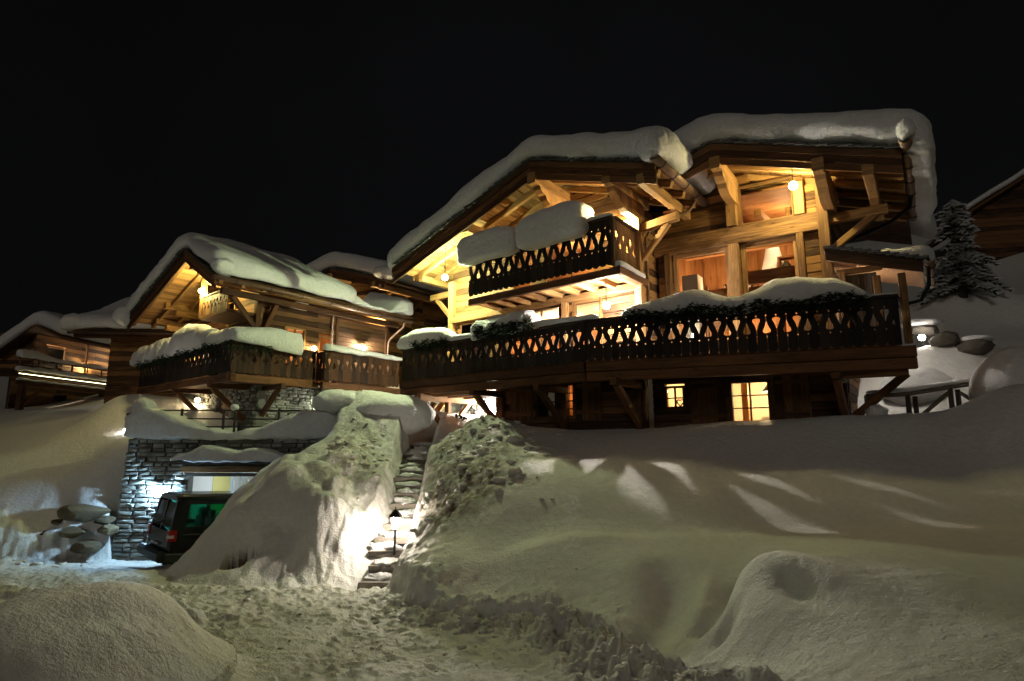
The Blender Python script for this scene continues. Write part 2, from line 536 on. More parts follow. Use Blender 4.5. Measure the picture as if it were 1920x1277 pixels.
def point(parent, c, watt, colr, r=.08, name="lamp_light"):
    d = bpy.data.lights.new(name, 'POINT'); d.energy = watt; d.color = colr; d.shadow_soft_size = r
    o = bpy.data.objects.new(name, d); col.objects.link(o); o.parent = parent
    o.location = Vector(c) - ORG[parent]
    return o
# ------------------------------------------------------------------ ground: snow banks, road, carved steps
ROAD = np.array([(-2.2, 1.0), (-2.85, 6.0), (-3.4, 7.3), (-4.4, 9.0), (-6.5, 10.2), (-9, 11.2), (-12, 12.4), (-15, 14.5), (-15, 16.6), (-13, 17.4),
                 (-11.8, 18.2), (-11.6, 18.7), (-4.8, 18.7), (-5.6, 17), (-7.0, 15), (-7.7, 13.4), (-6.6, 11.9), (-4.4, 11.3), (-3.0, 11.9), (-2.45, 12.0),
                 (-2.0, 10.6), (-1.5, 9.5), (-.76, 8.9), (.28, 8.4), (.85, 7.3), (1.2, 6.3), (1.6, 5.2), (1.7, 3.6), (1.4, 2.4), (1.0, 1)])
STAIR = np.array([(-2.60, 12.0, -2.72), (-2.58, 13.1, -2.1), (-2.46, 14.2, -1.55), (-2.60, 15.4, -1.0), (-2.74, 16.8, -.52), (-2.7, 18.3, -.06), (-2.6, 19.3, .1)])
CTRL = np.array([
    (-0.82, 15.4, 0.56), (-1.47, 15.2, 0.09), (-1.57, 13.8, -0.64), (0.52, 14.8, 0.06), (1.8, 14.6, 0.11), (3.51, 14.2, 0.23), (4.97, 13.7, 0.35), (6.31, 13.2, 0.46), 
    (7.26, 12.8, 0.52), (8.14, 12.4, 0.55), (8.84, 12, 0.59), (9.29, 11.7, 0.91), (9.79, 11.4, 1.07), (0.42, 12, -0.76), (1.95, 11.8, -0.75), (3.44, 11.6, -0.68), 
    (5.32, 11.3, -0.62), (7.05, 10.9, -0.5), (8.56, 10.4, -0.37), (-0.9, 12.9, -0.59), (-0.6, 11.6, -1.22), (1.59, 13, -0.38), (4.79, 12.4, -0.25), (7.61, 11.7, -0.09), 
    (0.38, 10.9, -1.29), (2.2, 10.6, -1.25), (3.87, 10.2, -1.29), (5.35, 9.7, -1.25), (7.45, 9.2, -1.16), (-0.72, 10.5, -1.72), (0.35, 10.2, -1.63), (2.04, 9.9, -1.59), 
    (3.54, 9.4, -1.5), (4.94, 9, -1.38), (6.94, 8.6, -1.29), (-0.78, 10.1, -1.9), (0.33, 9.7, -1.82), (1.26, 9.2, -1.73), (-0.67, 9.9, -2.17), (0.32, 9.3, -2.05), 
    (1.03, 8.7, -2.06), (1.33, 7.9, -2.12), (1.46, 7.4, -2.13), (1.68, 8.6, -1.79), (1.84, 9, -1.65), (1.94, 8.6, -1.69), (1.79, 8, -1.96), (1.9, 7.3, -2.04), 
    (2.36, 8.2, -1.87), (2.3, 7.6, -1.98), (1.97, 6.9, -1.97), (2.14, 6.7, -1.82), (2.3, 6.6, -1.56), (2.46, 6.75, -1.33), (2.59, 6.7, -1.22), (3.04, 6.6, -1.18), 
    (3.6, 6.6, -1.22), (4.38, 6.5, -1.24), (5.15, 6.3, -1.26), (2.44, 5.9, -1.39), (2.91, 5.4, -1.45), (3.6, 5.1, -1.37), (2.21, 6, -1.7), (1.98, 6.4, -1.97), 
    (2.29, 5.1, -1.69), (2.64, 4.3, -1.52), (3.11, 4, -1.45), (2.14, 5.6, -1.9), (2.19, 4.9, -1.78), (4.16, 7.6, -1.3), (5.62, 7.4, -1.33), (-5.91, 18.4, 1.37), 
    (-5.2, 18.2, 1.42), (-4.17, 18, 1.34), (-2.97, 17.6, 0.95), (-2.45, 17.4, 0.1), (-5.68, 17.4, 0.22), (-3.91, 17, 0.39), (-3.34, 15.9, -0.46), (-4.38, 15.6, -0.32), 
    (-5.32, 15.2, -0.54), (-5.79, 14.6, -0.86), (-6.24, 14.2, -1.44), (-6.12, 13.9, -1.65), (-6.51, 13.6, -2.05), (-6.66, 13.4, -2.19), (-7.28, 13.2, -2.86), (-5.73, 14.9, -0.62), 
    (-3.12, 14.6, -0.8), (-3.19, 13.7, -1.56), (-2.93, 13.1, -1.93), (-2.85, 13.8, -1.28), (-2.72, 12.5, -2.25), (-3.65, 13.2, -1.39), (-4.45, 13.2, -1.5), (-3.88, 12.6, -2.16), 
    (-4.68, 13, -2.02), (-4.99, 12.7, -2.28), (-5.8, 12.2, -2.64), (-4.07, 12, -2.6), (-3.23, 11.9, -2.62), (-4.71, 11.6, -2.7), (-12.31, 19.3, -0.14), (-13.12, 19.2, -0.56), 
    (-15.09, 20, -0.41), (-20.34, 24, 0.34), (-18.23, 24, 0.45), (-17.21, 24, 0.76), (-16.27, 24.5, 1.75), (-14.74, 18.8, -1.19), (-15.16, 18.2, -1.61), (-13.12, 18.6, -1.25), 
    (-13.98, 18, -2.12), (-11.62, 17.8, -2.62), (-12.39, 17.4, -2.7), (-12.94, 16.8, -2.81), (-13.12, 16, -2.88), (-10.18, 12.5, -2.75), (-3.36, 6.3, -1.43), (-3.86, 6.6, -1.45), 
    (-4.3, 6.7, -1.59), (-4.97, 7, -1.63), (-5.29, 6.8, -1.57), (-5.36, 6.6, -1.55), (-2.98, 6.05, -1.53), (-2.78, 5.8, -1.62), (-2.61, 5.5, -1.73), (-2.96, 5.35, -1.56), 
    (-3.34, 5.25, -1.53), (-3.81, 5.3, -1.59), (-3.76, 5, -1.56), (-4.54, 5.8, -1.56), (-2.95, 4.4, -1.56), (-3.26, 4.1, -1.47), (-2.47, 4.8, -1.66), (-3.56, 5.95, -1.5), 
    (-3.08, 5.8, -1.51), (-3.92, 5.9, -1.56), (14.08, 19, 2.99), (17.95, 21, 4.08), (10.28, 14.6, 2.23), (11.47, 14.6, 2.23), (11.97, 14.2, 1.59), (-12.6, 18.3, -1.8), 
    (-12, 18.35, -2.05), (-12.6, 18, -2.38), (-12.05, 17.75, -2.8), (-13.2, 18.15, -2.2), (-11.8, 18.1, -2.4), (8.9, 13.2, 0.4), (9.6, 13.5, 0.45), (8, 14.2, 0.3), 
    (10.3, 13.3, 0.55), (9, 14.2, 0.6), (10.4, 14.6, 2.1), (17.3, 22.3, 5.5), (16, 22.5, 4.9), (19, 23, 6), (-9, 21.5, 0.5), (-12, 22, 0.6), 
    (-5, 20.5, 0.9), (-6, 30, 2.5), (-15, 32, 2), (-25, 37, 2), (-30, 30, 1.2), (0, 24, 1.2), (3, 19, 0.2), (8, 19, 0.6), 
    (12, 17, 2.2), (20, 26, 5.5), (30, 38, 10.2), (36, 38, 12.6), (46, 46, 17), (12, 38, 8), (-10, 50, 7), (-42, 50, 5), 
    (60, 60, 26), (-60, 60, 6), (0, 70, 14), (30, 70, 22), (-20, 20, -0.9), (-26, 20, -0.9), (-20, 10, -2.2), (-12, 6, -2), 
    (-8, 4, -1.5), (8, 3, -1.2), (14, 6, -0.9), (20, 10, 1.5), (0, 0.5, -1.9), (-4, 0.5, -1.7), (5, 0.5, -1.5), (16, 1, -0.8), 
    (-16, 1, -1.8), (30, 16, 4.5), (45, 20, 8), 
])
_c2 = .30
def _ker(d2): return np.sqrt(d2 + _c2)
_X = CTRL[:, :2]
_n = len(_X)
_A = _ker(((_X[:, None] - _X[None]) ** 2).sum(-1)) - np.eye(_n) * .03
_B = np.concatenate([np.ones((_n, 1)), _X], 1)
_S = np.block([[_A, _B], [_B.T, np.zeros((3, 3))]])
_w = np.linalg.solve(_S, np.concatenate([CTRL[:, 2], np.zeros(3)]))

def bank(x, y):
    out = np.zeros(len(x))
    for i in range(0, len(x), 20000):
        s = slice(i, i + 20000)
        d2 = (x[s, None] - _X[None, :, 0]) ** 2 + (y[s, None] - _X[None, :, 1]) ** 2
        out[s] = _ker(d2) @ _w[:_n] + _w[_n] + _w[_n + 1] * x[s] + _w[_n + 2] * y[s]
    return out

def road_z(x, y):
    return -2.2 - .07 * (y - 4.5) - .012 * np.maximum(0, y - 11) ** 1.7

def seg_dist(x, y, a, b):
    ax, ay = a[0], a[1]
    dx, dy = b[0] - ax, b[1] - ay
    t = np.clip(((x - ax) * dx + (y - ay) * dy) / (dx * dx + dy * dy), 0, 1)
    return np.hypot(x - ax - t * dx, y - ay - t * dy), t

def road_dist(x, y):
    """Distance outside the ploughed road (negative on it)."""
    d = np.full(len(x), 1e9)
    ins = np.zeros(len(x), bool)
    n = len(ROAD)
    for i in range(n):
        a, b = ROAD[i], ROAD[(i + 1) % n]
        d = np.minimum(d, seg_dist(x, y, a, b)[0])
        c = ((a[1] > y) != (b[1] > y)) & (x < (b[0] - a[0]) * (y - a[1]) / (b[1] - a[1] + 1e-12) + a[0])
        ins ^= c
    return np.where(ins, -d, d)

def smooth(t):
    t = np.clip(t, 0, 1)
    return t * t * (3 - 2 * t)

def gauss(x, y, cx, cy, rx, ry, a=0.):
    c, s = math.cos(a), math.sin(a)
    u = ((x - cx) * c + (y - cy) * s) / rx
    v = (-(x - cx) * s + (y - cy) * c) / ry
    return np.exp(-(u * u + v * v))

def terrain(x, y):
    p = np.stack([x, y, np.zeros(len(x))], 1)
    h = bank(x, y)
    near = np.clip(1.3 - np.hypot(x, y) / 30, .25, 1)
    h = h + .05 * pnoise(p * .45) * near + .03 * pnoise(p * 1.1 + 9)
    # wind ripples and soft grain
    h = h + .007 * fbm(p * 7 + 5, 2)
    sq = np.stack([x * .9 + y * .4, y * .9 - x * .4, 0 * x], 1)
    h = h + (.005 * fbm(sq * np.array([1.3, 4.2, 1]) + 25, 3) + .002 * pnoise(p * 21)) * np.clip(1.6 - np.hypot(x, y) / 11, 0, 1)
    # hollows in the near snow
    h -= .20 * gauss(x, y, 2.70, 6.0, .20, .40, .35)
    h -= .16 * gauss(x, y, 2.12, 6.32, .17, .13, .4)
    h -= .25 * gauss(x, y, -4.5, 5.2, .7, .9)
    # rough spoil heap beside the steps
    heap = np.clip(1.35 * gauss(x, y, -1.0, 14.6, 1.25, 2.2) + .9 * gauss(x, y, -1.0, 12.3, .9, .9), 0, 1)
    rough = fbm(p * 3.1 + 3, 4)
    h += heap * (.16 * np.abs(pnoise(p * 1.5 + 14)) + .06 * rough + .05 * np.maximum(0, fbm(p * 6.5 + 1, 3)))
    smound = np.clip(gauss(x, y, -4.1, 16.2, 1.1, 1.5) + .6 * gauss(x, y, -3.8, 14.2, 1.3, .9), 0, 1)
    h += smound * .07 * fbm(p * 3.3 + 8, 4)
    fl = gauss(x, y, -3.6, 12.8, 1.0, .9)
    h += fl * .14 * np.abs(fbm(np.stack([x * 2.6 + y * .8, y * 1.0, 0 * x], 1) + 4, 3))
    # trough and windlip in front of the near drift
    dt = np.minimum.reduce([seg_dist(x, y, a, b)[0] for a, b in (((2.12, 8.7), (2.0, 8.0)), ((2.0, 8.0), (1.75, 7.4)), ((1.75, 7.4), (1.1, 6.9)))])
    h -= .24 * np.exp(-(dt / .30) ** 2) * (1 - .5 * smooth((y - 8.2) / .8))
    dt = np.minimum.reduce([seg_dist(x, y, a, b)[0] for a, b in (((2.85, 7.7), (2.5, 7.25)), ((2.5, 7.25), (2.15, 6.85)))])
    h -= .30 * np.exp(-(dt / .20) ** 2)
    h += .03 * gauss(x, y, 2.75, 6.65, .30, .45, .5) + .14 * gauss(x, y, 2.35, 7.75, .14, .6, -.45)
    h -= .14 * gauss(x, y, .9, 10.75, 2.4, .55, -.05) + .12 * gauss(x, y, 4.8, 9.9, 2.8, .45, -.2)
    h += .07 * gauss(x, y, 1.2, 9.95, 2.6, .28, -.05)
    # bulges of the shovelled mound
    h += .25 * gauss(x, y, -5.7, 13.7, .7, .5) + .38 * gauss(x, y, -5.1, 14.3, .85, .8) + .22 * gauss(x, y, -6.2, 13.4, .6, .5) + .22 * gauss(x, y, -4.3, 15.9, .7, .8)
    h += gauss(x, y, -4.6, 14.4, 2.0, 2.4) * (.42 * np.abs(pnoise(p * .85 + 70)) + .20 * np.abs(pnoise(p * 1.9 + 77)) - .12)
    # ploughed road with a ragged cut edge
    d = road_dist(x, y)
    calm = 1 - .5 * gauss(x, y, 2.0, 5.0, .9, 1.2)
    nd = d + (.20 * fbm(p * 1.5 + 40, 3) + .07 * fbm(p * 5 + 11, 2)) * calm
    wid = .30 + .35 * gauss(x, y, -7, 12.6, 2, 1.2) + .25 * gauss(x, y, 1.0, 7.8, .9, .9)
    S = smooth(nd / wid)
    rz = road_z(x, y)
    cl = fbm(p * 4.2 + 2, 4)
    q = np.stack([x * .8 + y * .55, y * .8 - x * .55, 0 * x], 1)
    ruts = .045 * pnoise(q * np.array([2.2, .35, 1])) + .026 * cl + .045 * np.maximum(0, fbm(q * np.array([7, 4.5, 1]) + 6, 3) - .05)
    crumb = np.abs(fbm(p * 2.4 + 21, 4))
    berm = np.exp(-((nd + .18) / .30) ** 2) * (.05 + .26 * np.maximum(0, crumb - .10) * (.25 + gauss(x, y, .5, 7.5, 3, 2.5))) * (1 - gauss(x, y, -3.2, 5.0, 1.6, 2.2))
    rzz = rz + ruts + berm
    hh = rzz * (1 - S) + np.maximum(h, rzz - .1) * S
    # broken lumps along the cut
    ridge_ = 1 - np.abs(fbm(p * 2.6 + 51, 4)) * 1.6
    seg = np.minimum(seg_dist(x, y, (.75, 7.7), (1.25, 6.3))[0], seg_dist(x, y, (1.25, 6.3), (1.75, 5.0))[0])
    hh += np.exp(-((seg - .05) / .26) ** 2) * (.05 + .22 * np.clip(ridge_, 0, 1)) + np.exp(-(seg / .5) ** 2) * .07 * fbm(p * 5 + 3, 3)
    edge = np.exp(-((nd - .30) / .22) ** 2) * gauss(x, y, -.3, 8.8, 2.2, 1.6)
    hh += edge * .15 * np.clip(ridge_, 0, 1)
    # the near drift on the far side of the lane: two smooth domes with a hollow between them
    r1 = ((x + 3.95) / 1.10) ** 2 + ((y - 5.55) / 1.45) ** 2
    r2 = ((x + 6.4) / 1.7) ** 2 + ((y - 6.0) / 1.15) ** 2
    dome = np.maximum(.96 * np.exp(-r1 ** 1.9), .84 * np.exp(-r2 ** 1.6))
    dome = dome + .12 * np.exp(-(np.abs(.88 * np.exp(-r1 ** 1.9) - .80 * np.exp(-r2 ** 1.6)) / .3) ** 2) * (dome > .1)
    dome -= .24 * gauss(x, y, -4.75, 4.6, .45, .8, -.3) + .10 * gauss(x, y, -3.5, 5.2, .22, 1.2, -.5)
    dome += .05 * pnoise(p * .9 + 5) + .012 * pnoise(p * 2.6 + 15)
    base = rz + .02
    wl_ = smooth((8.9 - y) / .5) * smooth((-2.1 - x) / .3) * smooth((x + 10.5) / 1.0) * smooth((y - 1.6) / .8)
    k_ = .10
    mx = np.maximum(rzz, base + dome)
    mx = mx + np.maximum(0, k_ - np.abs(rzz - base - dome)) ** 2 / (4 * k_)
    hh = hh * (1 - wl_) + mx * wl_
    S = np.where(wl_ > .5, np.where(base + dome > rzz, 1., 0.), S)
    hh += np.exp(-((nd - .25) / .5) ** 2) * .07 * fbm(p * 4.4 + 33, 3) * gauss(x, y, -1, 9, 4, 4)
    # banks of tumbled snow at the foot of the slope by the garage
    hh += np.exp(-((nd - .3) / .8) ** 2) * .35 * np.maximum(0, fbm(p * 1.9 + 13, 4) + .25) * gauss(x, y, -14.5, 16.4, 3.5, 2.2)
    # the dug-out flight of steps
    for i in range(len(STAIR) - 1):
        a, b = STAIR[i], STAIR[i + 1]
        ds, t = seg_dist(x, y, a, b)
        sz = a[2] + (b[2] - a[2]) * t - .16
        k = smooth((ds + .05 * fbm(p * 3 + 61, 2) - .27) / (.26 + .5 * gauss(x, y, -3.2, 12.4, .9, 1.3)))
        hh = np.where(ds < .9, np.minimum(hh, sz * (1 - k) + np.maximum(hh, sz) * k), hh)
    hh = np.where((x > -9.92) & (x < -5.38) & (y > 18.45) & (y < 23.35), np.minimum(hh, -3.9), hh)   # the garage is dug into the slope
    # cave-like pit dug into the foot of the stair mound
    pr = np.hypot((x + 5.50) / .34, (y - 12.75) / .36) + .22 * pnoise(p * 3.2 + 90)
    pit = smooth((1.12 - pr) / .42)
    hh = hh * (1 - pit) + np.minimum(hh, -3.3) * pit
    dirt_and_pit = np.clip(heap * .9 + smound * .75 + .35 * gauss(x, y, -1.2, 12.2, .8, .7), 0, 1)
    dirt_and_pit = np.where(pr < .92, 2.0, dirt_and_pit)  # inside of the pit takes the full dark brown
    return hh, S, dirt_and_pit

# polar sheet about the viewpoint's area: dense where the picture looks, coarse elsewhere, out to the horizon
_az = np.concatenate([np.linspace(-178, -46, 60), np.linspace(-45, 45, 700), np.linspace(46, 180, 60)]) * math.pi / 180
_rr = np.concatenate([[.4, .8, 1.2, 1.6], np.geomspace(2.0, 24, 600), np.geomspace(24.6, 75, 70), [110, 180, 320, 600, 1100]])
_T, _Rr = np.meshgrid(_az, _rr)
_x = (_Rr * np.sin(_T)).ravel(); _y = (_Rr * np.cos(_T)).ravel()
_hx = np.clip(_x, -75, 75); _hy = np.clip(_y, -25, 80)
_h, _Sm, _dirt_and_pit = terrain(_hx, _hy)
_far = np.hypot(_x, _y)
_h = np.where(_y < 0.4, np.minimum(_h, -1.4), _h)
_h = np.where(_far > 75, _h - (_far - 75) * .02, _h)
_na = len(_az); _nr = len(_rr)
ii, jj = np.meshgrid(np.arange(_nr - 1), np.arange(_na), indexing='ij')
j2 = (jj + 1) % _na
_F = np.stack([ii * _na + jj, (ii + 1) * _na + jj, (ii + 1) * _na + j2, ii * _na + j2], -1).reshape(-1, 4)[:, ::-1]
_V = np.stack([_x, _y, _h], 1)
_isroad = (_Sm[_F].mean(1) < .35) & (np.hypot(_x, _y)[_F].mean(1) < 24) & (_y[_F].mean(1) > .6)

def sub_mesh(name, F, mat, kind, label, cat):
    used, inv = np.unique(F, return_inverse=True)
    me = grid_mesh(name, _V[used], inv.reshape(F.shape), mat)
    a = me.attributes.new("dirt_and_pit", 'FLOAT', 'POINT')
    a.data.foreach_set("value", _dirt_and_pit[used].astype(np.float32))
    return tag(link(name, me), label, cat, None, kind)
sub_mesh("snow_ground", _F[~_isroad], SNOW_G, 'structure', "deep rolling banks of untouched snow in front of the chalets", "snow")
sub_mesh("road", _F[_isroad], SNOW_R, 'structure', "ploughed lane of packed rutted snow leading to the garage", "road")

def ground(x, y):
    return float(terrain(np.array([float(x)]), np.array([float(y)]))[0][0])
# ------------------------------------------------------------------ builders shared by the chalets
def plank_wall(root, pt, s0, s1, z0, z1, openings=(), ph=.21, top=None, mat=None, thick=.07, wallname='wall', pieces=True):
    """Horizontal boards on a backing wall. pt(s, d, z): s along the wall, d into it. openings: (sa, sb, za, zb)."""
    back = MB()
    segs = []
    n = max(1, round((z1 - z0) / ph))
    dz = (z1 - z0) / n
    for k in range(n):
        a, b = z0 + k * dz, z0 + (k + 1) * dz
        zm = (a + b) / 2
        lo, hi = s0, s1
        if top:
            ss = [s0 + (s1 - s0) * i / 200 for i in range(201)]
            ok = [q for q in ss if top(q) > zm + .02]
            if not ok: continue
            lo, hi = min(ok), max(ok)
        cuts = sorted([(max(lo, o[0]), min(hi, o[1])) for o in openings if o[2] < zm < o[3] and o[1] > lo and o[0] < hi])
        cur = lo
        for ca, cb in cuts + [(hi, hi)]:
            if ca - cur > .03: segs.append((cur, ca, a, b))
            cur = max(cur, cb)
    for (p, q, a, b) in segs:
        back.pbox(pt, p + .002, q - .002, thick, thick + .12, a, b)
    w = back.build(wallname, mat, root)
    if pieces:
        for (p, q, a, b) in segs:
            # long courses are made of two boards with a butt joint
            parts = [(p, q)]
            if q - p > 3.2:
                c = p + (q - p) * R.uniform(.35, .65)
                parts = [(p, c - .004), (c + .004, q)]
            for (e, f) in parts:
                out = R.uniform(-.016, .012)
                mb = MB()
                mb.pbox(pt, e, f, out, thick, a + .010, b - .008)
                mb.build("plank", mat, w)
    return w

def face_pt(fr, v): return lambda s, d, z: fr.P(s, v + d, z)
def side_pt(fr, u, sgn=-1): return lambda s, d, z: fr.P(u + sgn * d, s, z)

def window(root, pt, s0, s1, z0, z1, cols, rows, mat, fw=.07, d=-.02, name="window", bar=.035, label=None, inset=0.0):
    f = MB()
    t0, t1 = d, d + .11
    f.pbox(pt, s0, s0 + fw, t0, t1, z0, z1); f.pbox(pt, s1 - fw, s1, t0, t1, z0, z1)
    f.pbox(pt, s0 + fw, s1 - fw, t0, t1, z0, z0 + fw); f.pbox(pt, s0 + fw, s1 - fw, t0, t1, z1 - fw, z1)
    w = f.build(name, mat, root, label)
    cw = (s1 - s0 - 2 * fw) / cols
    rh = (z1 - z0 - 2 * fw) / rows
    for c in range(cols):
        for r in range(rows):
            a, b = s0 + fw + c * cw, z0 + fw + r * rh
            MB().pbox(pt, a + .004, a + cw - .004, t0 + .055, t0 + .062, b + .004, b + rh - .004).build("pane", GLASS, w)
    for c in range(1, cols):
        a = s0 + fw + c * cw
        MB().pbox(pt, a - bar / 2, a + bar / 2, t0 + .015, t0 + .09, z0 + fw, z1 - fw).build("glazing_bar", mat, w)
    for r in range(1, rows):
        b = z0 + fw + r * rh
        MB().pbox(pt, s0 + fw, s1 - fw, t0 + .02, t0 + .085, b - bar / 2.6, b + bar / 2.6).build("glazing_bar", mat, w)
    return w

def room(root, pt, s0, s1, d0, d1, z0, z1, wm, fm, cm=None):
    r = MB()
    r.pbox(pt, s0, s1, d1, d1 + .05, z0, z1)
    r.pbox(pt, s0 - .05, s0, d0, d1 + .05, z0, z1)
    r.pbox(pt, s1, s1 + .05, d0, d1 + .05, z0, z1)
    o = r.build("room_wall", wm, root)
    MB().pbox(pt, s0 - .05, s1 + .05, d0, d1 + .05, z0 - .06, z0 - .004).build("room_floor", fm, root)
    MB().pbox(pt, s0 - .05, s1 + .05, d0, d1 + .05, z1 + .004, z1 + .06).build("room_ceiling", cm or fm, root)
    return o

def half_tear(up):
    """Half outline (offset from the board edge, height) of the drop-shaped cut-out."""
    prof = [(0, .27), (.010, .235), (.020, .19), (.034, .14), (.050, .10), (.060, .068), (.062, .045), (.055, .02), (.036, .004), (0, -.002)]
    prof = [(x * 1.28, z * 1.0) for x, z in prof]
    return prof if up else [(x, .26 - z) for x, z in prof]

def picket_mesh(name, U, nrm, w=.206, h=1.0, flip=False, mat=None, thick=.03, holes=True):
    """One fretted railing board: drop-shaped and diamond notches on both edges, rounded foot."""
    left, right = [], []
    def edge(up):
        pts = []
        base = .42 if up else .515
        pts += [(0, .85), (.024, .825), (0, .80)] if h > .8 else []
        seq = half_tear(up)
        seq = sorted(seq, key=lambda q: -q[1]) if up else [(x, z) for x, z in reversed(sorted(seq, key=lambda q: q[1]))]
        pts += [(x, base + z) for x, z in seq]
        pts += [(0, .374), (.021, .35), (0, .326)]
        return pts
    sc_ = h / 1.0
    L_ = [(x, z * sc_) for x, z in edge(not flip)] if holes else []
    R_ = [(x, z * sc_) for x, z in edge(flip)] if holes else []
    g = .0012
    poly = [(g, h)] + [(g + x, z) for x, z in L_]
    poly += [(g, .07), (w * .08, .035), (w * .25, .010), (w * .5, 0), (w * .75, .010), (w * .92, .035), (w - g, .07)]
    poly += [(w - g - x, z) for x, z in reversed(R_)] + [(w - g, h)]
    mb = MB()
    U = Vector(U)
    mb.prism(poly, lambda a, z: U * a + Vector((0, 0, z)), Vector(nrm) * thick)
    return mb.mesh(name, mat)

def railing(part, p0, p1, inward, z, mat, h=1.0, w=.206, label=None, holes=True):
    """Row of fretted boards between two plan points, foot at z; boards are pieces of the balcony part."""
    p0, p1 = Vector((p0[0], p0[1], 0)), Vector((p1[0], p1[1], 0))
    d = p1 - p0
    n = max(2, round(d.length / w))
    wi = d.length / n
    U = d.normalized()
    m = [picket_mesh("picket", U, inward, wi, h, fl, mat, holes=holes) for fl in (False, True)]
    for k in range(n):
        at = p0 + U * (wi * k) + Vector((0, 0, z + R.uniform(-.004, .004))) + Vector(inward) * R.uniform(-.004, .004)
        link("picket", m[k % 2], part, at)
    return n

def gutter(root, p0, p1, r, mat, brackets=6, name="gutter", out=None):
    """Half-round gutter open to the sky, with iron straps."""
    p0, p1 = Vector(p0), Vector(p1)
    d = (p1 - p0).normalized()
    a = d.cross(Vector((0, 0, 1))).normalized()
    mb = MB()
    seg = 10
    rings = [(p0, r), (p1, r), (p1, r - .012), (p0, r - .012)]
    n = len(mb.v)
    for p, q in rings:
        for k in range(seg + 1):
            t = math.pi * k / seg
            mb.v.append(p + a * math.cos(t) * q - Vector((0, 0, 1)) * math.sin(t) * q)
    m = seg + 1
    for i in range(4):
        j = (i + 1) % 4
        for k in range(seg):
            mb.face([n + i * m + k, n + i * m + k + 1, n + j * m + k + 1, n + j * m + k], None, i in (0, 2))
    for k in (0, seg):
        mb.face([n + k, n + m + k, n + 2 * m + k, n + 3 * m + k])
    g = mb.build(name, mat, root)
    for i in range(brackets):
        c = p0.lerp(p1, (i + .6) / brackets)
        pts = [c + a * math.cos(math.pi * k / 10) * (r + .012) - Vector((0, 0, 1)) * math.sin(math.pi * k / 10) * (r + .012) for k in range(11)]
        MB().tube(pts, .011, 6).build("bracket", IRON, g)
    return g

